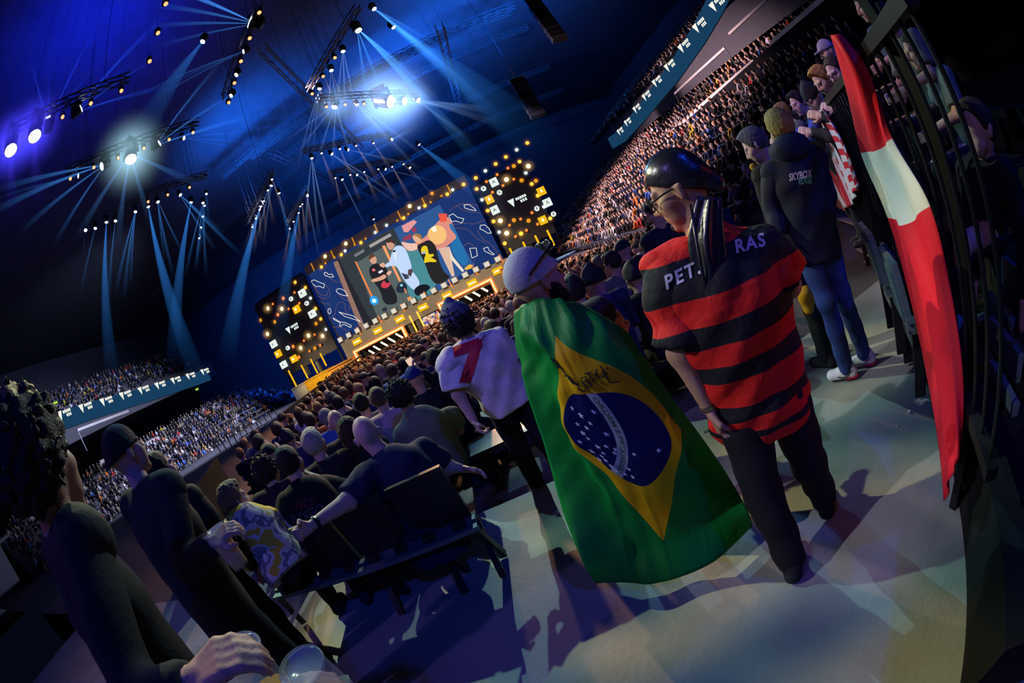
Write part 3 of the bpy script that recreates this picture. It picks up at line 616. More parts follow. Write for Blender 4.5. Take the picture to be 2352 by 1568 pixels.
# ================================================================== people: smooth bodies from blended limbs
def n3(v): return np.array(v, dtype=np.float32)
def unit(v): v = n3(v); return v / max(float(np.linalg.norm(v)), 1e-9)
def d_cone(P, a, b, ra, rb, ax=None, s=1.):
    a = n3(a); b = n3(b); ab = b - a; L2 = max(float(ab @ ab), 1e-9)
    q = P - a; t = np.clip((q @ ab) / L2, 0, 1); q = q - t[..., None] * ab
    if ax is not None:
        k = q @ ax; q = q + (k * (s - 1))[..., None] * ax
    return np.sqrt((q * q).sum(-1)) - (ra + t * (rb - ra))
def d_ell(P, c, r, R=None):
    q = P - n3(c)
    if R is not None: q = q @ R          # columns of R are the axes
    r = n3(r); k0 = np.sqrt(((q / r) ** 2).sum(-1)); k1 = np.sqrt(((q / (r * r)) ** 2).sum(-1)) + 1e-6
    return k0 * (k0 - 1) / k1
def surf(prims, res, k=.02, clips=(), cuts=(), noise=None):
    """blend prims, cut by planes (point, normal: the side the normal points to goes) and prims to subtract"""
    lo = np.full(3, 1e9); hi = -lo
    for p in prims:
        if p[0] == 'k': continue
        if p[0] == 'c':
            m = max(p[3], p[4])
            lo = np.minimum(lo, np.minimum(p[1], p[2]) - m); hi = np.maximum(hi, np.maximum(p[1], p[2]) + m)
        else:
            m = max(p[2]); lo = np.minimum(lo, n3(p[1]) - m); hi = np.maximum(hi, n3(p[1]) + m)
    lo = lo - 2.5 * res - .008; hi = hi + 2.5 * res + .008
    n = np.ceil((hi - lo) / res).astype(int) + 1
    ax = [(lo[i] + res * np.arange(n[i])).astype(np.float32) for i in range(3)]
    F = np.full(n, .25, np.float32)
    for p in prims:
        if p[0] == 'k': k = p[1]; continue
        if p[0] == 'c': m = max(p[3], p[4]); a = np.minimum(p[1], p[2]) - m; b = np.maximum(p[1], p[2]) + m
        else: m = max(p[2]); a = n3(p[1]) - m; b = n3(p[1]) + m
        i0 = np.maximum(((a - k * 1.6 - 2 * res - lo) / res).astype(int), 0); i1 = np.minimum(((b + k * 1.6 + 2 * res - lo) / res).astype(int) + 2, n)
        sl = tuple(slice(i0[i], i1[i]) for i in range(3))
        P = np.stack(np.meshgrid(ax[0][sl[0]], ax[1][sl[1]], ax[2][sl[2]], indexing='ij'), -1)
        d = d_cone(P, *p[1:]) if p[0] == 'c' else d_ell(P, *p[1:])
        f = F[sl]; h = np.clip(.5 + .5 * (d - f) / k, 0, 1); F[sl] = d * (1 - h) + f * h - k * h * (1 - h)
    if clips or cuts or noise:
        P = np.stack(np.meshgrid(*ax, indexing='ij'), -1)
        if noise: F = F + noise(P)
        for c in cuts: F = np.maximum(F, -(d_cone(P, *c[1:]) if c[0] == 'c' else d_ell(P, *c[1:])))
        for pt, nr in clips: F = np.maximum(F, (P - n3(pt)) @ unit(nr))
    F[0] = F[-1] = F[:, 0] = F[:, -1] = .25; F[:, :, 0] = F[:, :, -1] = .25
    S = F < 0
    acc = np.zeros(tuple(n - 1) + (3,), np.float32); cnt = np.zeros(tuple(n - 1), np.float32)
    cr = [(i, j, l) for i in (0, 1) for j in (0, 1) for l in (0, 1)]
    def cs(A, c): return A[c[0]:A.shape[0] - 1 + c[0], c[1]:A.shape[1] - 1 + c[1], c[2]:A.shape[2] - 1 + c[2]]
    for a in cr:
        for e in range(3):
            if a[e]: continue
            b = list(a); b[e] = 1
            fa = cs(F, a); fb = cs(F, b); m = cs(S, a) != cs(S, b)
            t = np.where(m, fa / np.where(m, fa - fb, 1), 0)
            for i in range(3): acc[..., i] += np.where(m, a[i] + (t if i == e else 0), 0)
            cnt += m
    act = cnt > 0; idx = np.full(act.shape, -1, np.int64); idx[act] = np.arange(act.sum())
    V = (np.argwhere(act) + acc[act] / cnt[act][:, None]) * res + lo
    Q = []
    for e in range(3):
        o = [i for i in range(3) if i != e]
        s0 = [slice(1, -1)] * 3; s1 = [slice(1, -1)] * 3; s0[e] = slice(0, -1); s1[e] = slice(1, None)
        A = S[tuple(s0)]; B = S[tuple(s1)]; ii = np.argwhere(A != B)
        if not len(ii): continue
        inside = A[tuple(ii.T)]
        for i in o: ii[:, i] += 1
        def cell(d0, d1):
            c = ii.copy(); c[:, o[0]] -= d0; c[:, o[1]] -= d1; return idx[tuple(c.T)]
        q = np.stack([cell(1, 1), cell(0, 1), cell(0, 0), cell(1, 0)], 1)
        flip = inside if e != 1 else ~inside
        q[~flip] = q[~flip][:, ::-1]; Q.append(q)
    return V, (np.concatenate(Q) if Q else np.zeros((0, 4), int))
def cat(*ms):
    V = []; Q = []; n = 0
    for v, q in ms: V.append(v); Q.append(q + n); n += len(v)
    return np.concatenate(V), np.concatenate(Q)
def npmesh(name, vq, origin, m, attrs=None):
    V, Q = vq; V = V - n3(origin)
    me = bpy.data.meshes.new(name)
    me.vertices.add(len(V)); me.vertices.foreach_set('co', V.astype(np.float32).ravel())
    me.loops.add(len(Q) * 4); me.loops.foreach_set('vertex_index', Q.astype(np.int32).ravel())
    me.polygons.add(len(Q)); me.polygons.foreach_set('loop_start', np.arange(0, len(Q) * 4, 4, dtype=np.int32))
    me.polygons.foreach_set('use_smooth', np.ones(len(Q), bool))
    me.update(calc_edges=True); me.validate()
    if m: me.materials.append(m)
    for nm, arr in (attrs or {}).items():
        a = me.attributes.new(nm, 'FLOAT', 'POINT'); a.data.foreach_set('value', arr.astype(np.float32))
    return me
def wrinkle(amp=.004, seed=0., f=30.):
    def fn(P):
        x, y, z = P[..., 0], P[..., 1], P[..., 2]
        a = np.sin(f * z + 9 * np.sin(5 * x + seed) + 4 * y) + np.sin(f * .7 * (x + y) + 11 * z + 3 * np.sin(9 * z + seed))
        return (amp * .5 * a).astype(np.float32)
    return fn
def tuft(amp=.008, f=90., seed=0.):
    f = f * 1.45; amp = amp * 1.25
    def fn(P):
        x, y, z = P[..., 0], P[..., 1], P[..., 2]
        return (amp * np.sin(f * x + 3 * np.sin(40 * z) + seed) * np.sin(f * y + seed + 2 * np.sin(50 * x)) * np.sin(f * .8 * z + 1.3)).astype(np.float32)
    return fn

def frame(az, pitch=0., roll=0.):
    """columns right, forward, up of someone looking towards azimuth az (0 = the stage, +90 = right)"""
    a, p, r = math.radians(az), math.radians(pitch), math.radians(roll)
    f = Vector((math.sin(a) * math.cos(p), math.cos(a) * math.cos(p), math.sin(p)))
    rt = Vector((math.cos(a), -math.sin(a), 0)); u = rt.cross(f)
    rt2 = rt * math.cos(r) - u * math.sin(r); u2 = rt * math.sin(r) + u * math.cos(r)
    return np.array([rt2, f, u2], dtype=np.float32).T
def head_prims(c, R, s=1.0, detail=True):
    c = n3(c); T = lambda x, y, z: c + R @ n3((x * s, y * s, z * s))
    p = [('e', T(0, -.012, .03), (.075 * s, .096 * s, .10 * s), R), ('c', T(0, .028, -.02), T(0, .056, -.080), .060 * s, .034 * s),
         ('c', T(-.026, .055, -.055), T(.026, .055, -.055), .034 * s, .034 * s)]
    if detail:
        p += [('k', .035), ('c', T(-.048, .058, -.012), T(-.03, .075, -.02), .024 * s, .018 * s), ('c', T(.048, .058, -.012), T(.03, .075, -.02), .024 * s, .018 * s),
              ('k', .012), ('c', T(0, .092, .028), T(0, .116, -.014), .010 * s, .013 * s), ('c', T(-.013, .101, -.020), T(.013, .101, -.020), .011 * s, .011 * s),
              ('c', T(-.045, .076, .036), T(.045, .076, .036), .013 * s, .013 * s), ('c', T(-.02, .090, -.047), T(.02, .090, -.047), .008 * s, .008 * s), ('c', T(-.017, .088, -.061), T(.017, .088, -.061), .009 * s, .009 * s), ('c', T(-.008, .080, -.092), T(.008, .080, -.092), .018 * s, .018 * s)]
    if detail: p.append(('k', .008))
    for q in (-1, 1):
        p += [('c', T(q * .077, .002, .018), T(q * .086, -.020, .014), .008 * s, .008 * s), ('c', T(q * .086, -.020, .014), T(q * .080, -.006, -.026), .008 * s, .007 * s), ('e', T(q * .077, -.006, -.002), (.009 * s, .015 * s, .024 * s), R)]
    return p
def head_cuts(c, R, s=1.0):
    c = n3(c); T = lambda x, y, z: c + R @ n3((x * s, y * s, z * s))
    return [('e', T(q * .033, .098, .013), (.019 * s, .013 * s, .010 * s), R) for q in (-1, 1)] + [('e', T(0, .105, -.054), (.024 * s, .012 * s, .0025 * s), R)]
def hair_mesh(style, c, R, s=1.0, res=.01, seed=0.):
    c = n3(c); T = lambda x, y, z: c + R @ n3((x * s, y * s, z * s)); N = lambda x, y, z: R @ n3((x, y, z))
    if style == 'bald': return None
    if style in ('short', 'buzz', 'crop'):
        e = {'short': .014, 'buzz': .005, 'crop': .009}[style]
        pr = [('e', T(0, -.016, .036), (.078 * s + e, .096 * s + e, .098 * s + e), R)]
        if style == 'short': pr.append(('e', T(0, .03, .105), (.06 * s, .07 * s, .045 * s), R))
        return surf(pr, res, .02, clips=[(T(0, .06, .05), N(0, .75, -.65)), (T(0, -.03, -.055), N(0, .30, -1)), (T(0, .035, .03), N(0, .9, -.35))], noise=tuft({'short': .005, 'buzz': .001, 'crop': .003}[style], 105, seed))
    if style == 'curly':
        return surf([('e', T(0, -.025, .05), (.112 * s, .125 * s, .125 * s), R)], res, .02, clips=[(T(0, .05, .04), N(0, .8, -.6)), (T(0, -.03, -.075), N(0, .2, -1))], noise=tuft(.02, 75, seed))
    if style == 'long':
        return surf([('e', T(0, -.016, .036), (.094 * s, .112 * s, .114 * s), R), ('c', T(0, -.05, 0), T(0, -.085, -.25), .085 * s, .06 * s), ('c', T(-.07, -.02, 0), T(-.085, -.02, -.22), .04 * s, .035 * s), ('c', T(.07, -.02, 0), T(.085, -.02, -.22), .04 * s, .035 * s)],
                    res, .03, clips=[(T(0, .075, .045), N(0, .85, -.5))], cuts=[('e', T(0, .10, -.05), (.06 * s, .085 * s, .11 * s), R)], noise=tuft(.006, 110, seed))
    if style == 'beanie':
        return surf([('e', T(0, -.018, .045), (.094 * s, .112 * s, .118 * s), R), ('c', T(0, -.03, .13), T(0, -.045, .155), .05 * s, .03 * s)], res, .03, clips=[(T(0, -.01, .012), N(0, .12, -1))], noise=wrinkle(.003, seed, 60))
    if style == 'cap':
        return surf([('e', T(0, -.014, .042), (.092 * s, .110 * s, .112 * s), R), ('c', T(-.045, .09, .055), T(.045, .09, .055), .012 * s, .012 * s), ('c', T(-.04, .15, .045), T(.04, .15, .045), .01 * s, .01 * s), ('c', T(0, .10, .056), T(0, .16, .045), .012 * s, .01 * s)],
                    res, .03, clips=[(T(0, -.01, .035), N(0, .05, -1))])
    if style == 'capback':
        return surf([('e', T(0, -.014, .042), (.092 * s, .110 * s, .112 * s), R), ('c', T(-.045, -.12, .01), T(.045, -.12, .01), .012 * s, .012 * s), ('c', T(0, -.10, .02), T(0, -.17, -.03), .02 * s, .012 * s)],
                    res, .03, clips=[(T(0, .0, .02), N(0, .15, -1))])
def hand_prims(w, d, nrm, side, curl=.5, s=1.0, spread=.0):
    """palm, four bent fingers and a thumb; d along the palm, nrm out of the back of the hand"""
    d = unit(d); nrm = n3(nrm); nrm = unit(nrm - d * float(nrm @ d)); lat = np.cross(d, nrm) * side   # towards the thumb
    w = n3(w); p = []
    for i, (o, l) in enumerate(((.027, .074), (.009, .082), (-.009, .078), (-.026, .062))):
        a = w + d * .015 * s + lat * o * .7 * s; b = w + d * .088 * s + lat * o * s
        p.append(('c', a, b, .016 * s, .0125 * s)); cur = b; ang = curl * .5; dd = d
        for k, fr in enumerate((.45, .32, .23)):
            ang_ = curl * (k + .6) * .75
            dd = unit(d * math.cos(ang_) - nrm * math.sin(ang_) + lat * spread * (o / .027))
            nx = cur + dd * l * fr * 1.05 * s; p.append(('c', cur, nx, (.0098 - .0008 * k) * s, (.0092 - .0008 * k) * s)); cur = nx
    t0 = w + d * .025 * s + lat * .026 * s; t1 = t0 + unit(d * .7 + lat * .7 - nrm * .35 * curl) * .045 * s; t2 = t1 + unit(d * .9 + lat * (.25 - .5 * curl) - nrm * .6 * curl) * .035 * s
    p += [('c', t0, t1, .015 * s, .0115 * s), ('c', t1, t2, .0112 * s, .009 * s)]
    return p
SKINS = [(.52, .33, .25), (.46, .28, .20), (.58, .38, .30), (.34, .20, .14), (.50, .32, .26)]
def human(J, label=None, face=0., hface=None, hpitch=0., hroll=0., skin=(.5, .32, .25), hair='short', haircol=(.02, .015, .012), top=(.02, .02, .025), bottom=(.012, .014, .02),
          shoe=(.03, .03, .035), sleeve=.55, hem=.10, girth=1.0, legs=True, hands=None, res=.014, hres=.009, hs=1.0, group=None, cat_='person', base=None, loose=1.0, topname='shirt', drape=.006, link=True, seed=0., shirtmat=None, collar=None, trouser=1.0, shoes=True):
    J = {k: n3(v) for k, v in J.items()}
    RB = frame(face); fwd = RB[:, 1]; rt = RB[:, 0]
    RH = frame(face if hface is None else hface, hpitch, hroll)
    pel, nk, hd = J['pelvis'], J['neck'], J['head']
    up = unit(nk - pel); ch = pel + (nk - pel) * .66
    for s, q in (('l', -1), ('r', 1)):
        J.setdefault('s' + s, nk + rt * q * .18 - up * .05); J.setdefault('h' + s, pel + rt * q * .085 - up * .02)
        J.setdefault('e' + s, J['s' + s] + rt * q * .06 - n3((0, 0, .27))); J.setdefault('w' + s, J['e' + s] + fwd * .06 - n3((0, 0, .25)))
        if legs: J.setdefault('k' + s, J['h' + s] + fwd * .03 - n3((0, 0, .40))); J.setdefault('a' + s, J['k' + s] - n3((0, 0, .38)) - fwd * .03)
    base = n3(base if base is not None else (pel[0], pel[1], 0))
    g = girth
    core = [('c', pel, ch, .115 * g, .125 * g, fwd, 1.4), ('c', ch, nk - up * .03, .125 * g, .07, fwd, 1.35), ('c', J['sl'], J['sr'], .055, .055), ('c', nk - up * .06, hd - RH[:, 2] * .05 - RH[:, 1] * .012, .06 * hs, .054 * hs)]
    for s in 'lr':
        core += [('c', J['s' + s], J['e' + s], .05 * g, .041 * g), ('c', J['e' + s], J['w' + s], .043 * g, .029)]
        if legs: core += [('c', J['h' + s], J['k' + s], .075, .05), ('c', J['k' + s], J['a' + s], .05, .036)]
    parts = [surf(core, res, .03), surf([('k', .02)] + [('c', nk - up * .02, hd - RH[:, 2] * .05 - RH[:, 1] * .012, .056 * hs, .054 * hs)] + head_prims(hd, RH, hs, hres < .011), hres, .018, cuts=head_cuts(hd, RH, hs) if hres < .011 else ())]
    hands = hands or {}
    for s, q in (('l', -1), ('r', 1)):
        if s in hands and hands[s] is None: continue
        if s not in hands and hres >= .011: parts.append(surf([('c', J['w' + s], J['w' + s] + unit(J['w' + s] - J['e' + s]) * .13, .034, .022)], res)); continue
        h_ = hands.get(s, {})
        d = h_.get('d', unit(J['w' + s] - J['e' + s])); nrm = h_.get('n', rt * q)
        parts.append(surf(hand_prims(J['w' + s], d, nrm, h_.get('side', q), h_.get('curl', .5), h_.get('s', 1.0)) + [('c', J['w' + s] - n3(unit(J['w' + s] - J['e' + s])) * .03, J['w' + s] + n3(d) * .02, .027, .024)], .0055, .008))
    me = npmesh('person', cat(*parts), base, M['skin'])
    lo_ = loose
    tp = [('c', pel - up * (hem + .1), ch, .150 * g * lo_, .165 * g * lo_, fwd, 1.32), ('c', ch, nk - up * .05, .160 * g * lo_, .085, fwd, 1.3), ('c', J['sl'], J['sr'], .078 * lo_, .078 * lo_)]
    clips = [(pel - up * hem, -up)]
    tv = surf(tp, res, .03, clips=clips, noise=wrinkle(drape, seed))
    sl_ = []
    for s in 'lr':
        S_, E_, W_s = J['s' + s], J['e' + s], J['w' + s]
        if sleeve <= 1: e = S_ + (E_ - S_) * sleeve; pr = [('c', S_, e + (e - S_) * .2, .076 * lo_, .072 * lo_ * (1.08 if sleeve < 1 else .8))]; cp = [(e, e - S_)]
        else: pr = [('c', S_, E_, .074 * lo_, .06 * lo_), ('c', E_, W_s, .06 * lo_, .043 * lo_)]; cp = [(W_s - unit(W_s - E_) * .01, W_s - E_)]
        sl_.append(surf(pr, res, .025, clips=cp, noise=wrinkle(drape, seed + 2)))
    tverts = cat(tv, *sl_)
    mt = npmesh(topname, tverts, base, shirtmat or M['cloth'])
    hv = hair_mesh(hair, hd, RH, hs, max(hres, .008), seed)
    out = {'body': me, 'top': mt, 'hair': npmesh('hair', hv, base, M['hair']) if hv is not None else None, 'legs': None, 'shoe': []}
    if legs:
        pr = [('e', pel - up * .03, (.145 * g, .105 * g, .13), RB)]
        for s in 'lr': pr += [('c', J['h' + s], J['k' + s], .098 * g * trouser, .074 * trouser), ('c', J['k' + s], J['a' + s], .074 * trouser, .062 * trouser)]
        out['legs'] = npmesh('trousers', surf(pr, res, .03, clips=[(pel + up * .06, up)], noise=wrinkle(.005, seed + 5)), base, M['cloth'])
        if shoes:
            for s in 'lr':
                a = J['a' + s]; toe = fwd if ('t' + s) not in J else unit(J['t' + s]); zf = a[2] - .085
                sv = surf([('c', a - toe * .05 - n3((0, 0, .045)), a + toe * .12 - n3((0, 0, .05)), .046, .042), ('c', a - toe * .03 + n3((0, 0, .0)), a + toe * .04 - n3((0, 0, .03)), .044, .04)], min(res, .01), .02, clips=[((0, 0, zf), (0, 0, -1))])
                out['shoe'].append(npmesh('shoe', sv, base, M['cloth']))
    if not link: return out, base
    return assemble(out, base, label, cat_, group, skin, haircol, top, bottom, shoe, hair, topname)
def assemble(out, base, label, cat_, group, skin, haircol, top, bottom, shoe, hair='hair', topname='shirt', rot=None):
    root = new_obj('person', out['body'], loc=Vector(base)); root.color = (*skin, 1); tag(root, label, cat_, group)
    if rot is not None: root.rotation_euler = (0, 0, rot)
    o = new_obj(topname, out['top'], root); o.color = (*top, 1)
    if out['hair'] is not None:
        o = new_obj({'cap': 'cap', 'capback': 'cap', 'beanie': 'beanie'}.get(hair, 'hair'), out['hair'], root); o.color = (*haircol, 1)
    if out['legs'] is not None: o = new_obj('trousers', out['legs'], root); o.color = (*bottom, 1)
    for m_ in out['shoe']: o = new_obj('shoe', m_, root); o.color = (*shoe, 1)
    return root
def part(root, name, vq, m, col=None, base=None):
    o = new_obj(name, npmesh(name, vq, base if base is not None else root.location, m), root)
    if col: o.color = (*col, 1)
    return o

# ------------------------------------------------------------------ the crowd
def seated(pose):
    J = dict(pelvis=(0, 0, .52), neck=(0, .03, 1.02), head=(0, .055, 1.17), hl=(-.09, .05, .50), hr=(.09, .05, .50), kl=(-.13, .45, .50), kr=(.13, .45, .50), al=(-.13, .42, .09), ar=(.13, .42, .09))
    if pose == 0: J.update(el=(-.24, .10, .72), wl=(-.12, .33, .62), er=(.24, .10, .72), wr=(.12, .33, .62))
    if pose == 1: J.update(el=(-.22, .16, .80), wl=(-.06, .30, .95), er=(.22, .16, .80), wr=(.06, .30, .98))
    if pose == 2: J.update(el=(-.24, .10, .72), wl=(-.12, .33, .62), er=(.28, .16, 1.05), wr=(.20, .28, 1.32))
    if pose == 3: J.update(neck=(.02, .12, .98), head=(.03, .19, 1.10), el=(-.22, .25, .70), wl=(-.06, .42, .72), er=(.22, .25, .70), wr=(.06, .42, .72))
    return J
VAR = {}
for pose in range(4):
    for lod, (r1, r2) in enumerate(((.020, .012), (.038, .022))):
        o_, b0 = human(seated(pose), res=r1, hres=r2, link=False, base=(0, 0, 0), hair='bald', seed=pose, hpitch=-12 if pose == 3 else 0, shoes=(lod == 0), sleeve=2 if pose % 2 else .55)
        VAR[pose, lod] = o_
HAIRS = ['short', 'crop', 'buzz', 'curly', 'long', 'cap', 'beanie']
HV = {}
for pose in range(4):
    J_ = seated(pose)
    for hs_ in HAIRS:
        for lod in (0, 1):
            HV[pose, hs_, lod] = npmesh('hair', hair_mesh(hs_, J_['head'], frame(0, -12 if pose == 3 else 0), 1, .012 if lod == 0 else .02), (0, 0, 0), M['hair'])
HC = {'dark': (.015, .012, .012), 'brown': (.07, .035, .018), 'fair': (.30, .17, .07), 'grey': (.25, .24, .24)}
TC = {'black': (.012, .012, .015), 'white': (.60, .60, .62), 'grey': (.18, .18, .19), 'navy': (.02, .03, .10), 'red': (.45, .03, .03), 'orange': (.60, .17, .03), 'blue': (.05, .13, .45), 'olive': (.14, .15, .08), 'yellow': (.60, .45, .04), 'tan': (.35, .25, .16)}
def look_of(r):
    hs_ = r.choices(HAIRS + ['bald'], [9, 8, 3, 3, 4, 3, 2, 1])[0]
    hc = r.choices(list(HC), [9, 6, 3, 1])[0]
    tc = r.choices(list(TC), [15, 3, 4, 5, 1.2, .8, 1.4, 1.5, .6, 1])[0]
    return hs_, hc, tc
HN = {'short': '%s short hair', 'crop': '%s cropped hair', 'buzz': '%s buzz cut', 'curly': '%s curly hair', 'long': '%s long hair', 'cap': '%s cap', 'beanie': '%s beanie', 'bald': 'bald head'}
SPOTS = []      # (distance, x, y, z, facing, region)
HERO_KEEP = []
r_ = random.Random(11)
row = 0
y = 3.55
while y < 37.5:
    xw = 7.4
    x = -max(min(6.0, .93 * y - .4), 2.0) if y < 16 else -min(6.0 + (y - 16) * .62, 16.5)
    xr = min(xw, .44 * y + .15) if y < 9 else xw
    xx = x + r_.random() * .4
    while xx < xr:
        if r_.random() < .93:
            SPOTS.append((math.hypot(xx, y), xx + r_.uniform(-.05, .05), y + r_.uniform(-.08, .08), zfloor(y) + r_.uniform(-.07, .07) - (.02), math.degrees(math.atan2(-7 - xx, 46 - y)) + r_.uniform(-14, 14), 'front'))
        xx += .56
    y += .88; row += 1
def stand_spots(x0, sx, z0, n, dx, dz, ya, yb, step, fill, reg, k0=0):
    for k in range(k0, n):
        yy = ya + r_.random() * step
        while yy < yb:
            if r_.random() < fill:
                X = x0 + sx * dx * (k + .45); SPOTS.append((math.hypot(X, yy), X, yy + r_.uniform(-.1, .1), z0 + dz * k + dz - .2 - .02 + r_.uniform(-.04, .04) - dz / 2 - .0, math.degrees(math.atan2(-8 - X, 44 - yy)) + r_.uniform(-18, 18), reg))
            yy += step
stand_spots(8.2, 1, -.05, 9, .86, .56, 7.6, 58, .56, .95, 'right')
stand_spots(16.3, 1, 4.9, 6, .9, .5, 7, 58, .62, .9, 'middle')
stand_spots(22.33, 1, 12.0, 8, .9, .6, 6, 58, .7, .8, 'upper')
stand_spots(-30, -1, -2.9, 17, .86, .40, 9, 60, .62, .72, 'left')
stand_spots(-50.33, -1, 11.5, 9, .9, .6, 8, 62, .75, .62, 'leftupper')
# places taken by the people built one by one further down
TAKEN = [(H(*p, d).x, H(*p, d).y, rr) for p, d, rr in [((1365, 650), 3.6, .35), ((1050, 745), 2.9, .9), ((955, 870), 4.4, .5), ((1440, 610), 5.2, .4), ((1500, 480), 5, .6), ((870, 920), 4.3, .45), ((830, 930), 4.5, .45), ((930, 910), 3.7, .5), ((720, 1020), 3.6, .5), ((780, 975), 4.0, .45), ((620, 1090), 3.6, .5)]]
SPOTS = [s for s in SPOTS if not any(math.hypot(s[1] - a, s[2] - b) < r for a, b, r in TAKEN)]
SPOTS.sort(key=lambda s: s[0] if s[5] in ('front', 'right') else s[0] + 100)
NEAR = SPOTS[:262]; FAR = SPOTS[262:]
WHERE = {'front': 'in the crowd before the stage', 'right': 'on the right-hand stand'}
for (dist, x, y, z, az, reg) in NEAR:
    hs_, hc, tc = look_of(r_); pose = r_.choices(range(4), [6, 2, .7, 2])[0]; lod = 0 if dist < 7 else 1
    v = dict(VAR[pose, lod]); v['hair'] = HV[pose, hs_, lod] if hs_ != 'bald' else None
    capc = TC[r_.choice(['black', 'navy', 'grey', 'blue', 'red'])]
    hw = HN[hs_] % hc if hs_ not in ('bald', 'cap', 'beanie') else (HN[hs_] % r_.choice(['dark']) if hs_ != 'bald' else HN[hs_])
    hcol = HC[hc] if hs_ not in ('cap', 'beanie') else (.02, .022, .03)
    deep = 'near' if dist < 8 else ('midway' if dist < 14 else 'far')
    lab = 'spectator with %s and %s top %s %s' % (hw, tc, {'near': 'nearby', 'midway': 'midway', 'far': 'far back'}[deep], WHERE[reg])
    o = assemble(v, (x, y, z), lab, 'person', lab.replace('spectator', 'spectators'), r_.choice(SKINS), hcol, TC[tc], r_.choice([(.012, .014, .02), (.02, .03, .07), (.03, .03, .03)]), (.05, .05, .05), hs_, 'shirt', rot=-math.radians(az))
# the rest of the crowd: one simple seated figure per place
def lowfig():
    v = []; f = []; c = []
    def ring(cx, cy, cz, rx, ry, n=6): return [(cx + rx * math.cos(2 * math.pi * k / n + .5), cy + ry * math.sin(2 * math.pi * k / n + .5), cz) for k in range(n)]
    def loft(rs, col, n=6):
        b = len(v)
        for q in rs: v.extend(q)
        for i in range(len(rs) - 1):
            for k in range(n): f.append((b + i * n + k, b + i * n + (k + 1) % n, b + (i + 1) * n + (k + 1) % n, b + (i + 1) * n + k)); c.append(col)
        f.append(tuple(b + (len(rs) - 1) * n + k for k in range(n))); c.append(col)
    loft([ring(0, 0, .42, .17, .13), ring(0, 0, .62, .17, .12), ring(0, .02, .90, .23, .12), ring(0, .02, 1.02, .10, .07)], 0)
    loft([ring(-.2, .03, .95, .055, .055, 5), ring(-.23, .12, .72, .05, .05, 5), ring(-.12, .34, .64, .035, .035, 5)], 0, 5)
    loft([ring(.2, .03, .95, .055, .055, 5), ring(.23, .12, .72, .05, .05, 5), ring(.12, .34, .64, .035, .035, 5)], 0, 5)
    loft([ring(0, .04, .98, .05, .05), ring(0, .05, 1.06, .055, .06), ring(0, .07, 1.12, .075, .09), ring(0, .07, 1.19, .078, .095), ring(0, .06, 1.24, .07, .08)], 1)
    loft([ring(0, .035, 1.13, .086, .085), ring(0, .04, 1.22, .086, .10), ring(0, .045, 1.27, .06, .07), ring(0, .05, 1.29, .02, .03)], 2)
    loft([ring(-.1, .2, .47, .22, .30, 6), ring(-.0, .2, .55, .20, .28, 6)], 3)
    return np.array(v, np.float32), f, c
LV, LF, LC = lowfig()
def crowd_mesh(name, spots, label):
    nv = len(LV); vs = []; fs = []; cols = []
    for (dist, x, y, z, az, reg) in spots:
        a = -math.radians(az); ca_, sa = math.cos(a), math.sin(a); s = r_.uniform(.94, 1.06)
        P = LV * s; Q = np.stack([P[:, 0] * ca_ - P[:, 1] * sa + x, P[:, 0] * sa + P[:, 1] * ca_ + y, P[:, 2] + z], 1)
        n = len(vs) * nv; vs.append(Q); fs += [tuple(i + n for i in q) for q in LF]
        hs_, hc, tc = look_of(r_); pal = [TC[tc], r_.choice(SKINS), HC[hc] if hs_ != 'bald' else (.5, .33, .25), (.015, .02, .03)]
        cols += [pal[k] for k in LC]
    me = bpy.data.meshes.new(name); me.from_pydata(np.concatenate(vs).tolist(), [], fs); me.materials.append(M['stuff'])
    me.polygons.foreach_set('use_smooth', [True] * len(fs))
    at = me.attributes.new('Col', 'FLOAT_COLOR', 'FACE'); at.data.foreach_set('color', [q for c in cols for q in (*c, 1)])
    return tag(new_obj(name, me), label, 'crowd', None, 'stuff')
for reg, lab in (('front', 'dense crowd of distant seated spectators in front of the stage'), ('right', 'dense crowd of spectators filling the lower right stand'), ('middle', 'band of spectators behind the pale balcony ledge on the right'), ('upper', 'dark spectators above the right LED ribbon board'), ('left', 'distant spectators filling the lower left stand'), ('leftupper', 'dim distant spectators above the left LED ribbon board')):
    crowd_mesh('crowd', [s for s in FAR if s[5] == reg], lab)
# long black benches under the seated rows
yb = 3.55; i = 0
ORD = ['first', 'second', 'third', 'fourth', 'fifth', 'sixth', 'seventh', 'eighth', 'ninth', 'tenth', 'eleventh', 'twelfth']
while i < 12:
    xl = -max(min(6.0, .93 * yb - .4), 2.0) - .2 if yb < 16 else -min(6.0 + (yb - 16) * .62, 16.5) - .2
    xr = (min(7.4, .44 * yb + .15) if yb < 9 else 7.4) + .1; z = zfloor(yb)
    b0 = Vector(((xl + xr) / 2, yb, z)); root = tag(new_obj('bench', None, loc=b0), ORD[i] + ' long black bench in front of the foreground bleacher bench', 'bench', 'long benches under the seated crowd')
    MB().box((b0.x, yb + .05, z + .40), (xr - xl, .40, .05)).build('seat', M['plastic'], root, b0)
    nl = max(2, int((xr - xl) / 2.4)); lg = None
    for k in range(nl + 1):
        x = xl + .1 + (xr - xl - .2) * k / nl
        MB().box((x, yb + .05, z + .19), (.05, .30, .38)).build('leg', M['black'], root, b0)
    yb += .88; i += 1

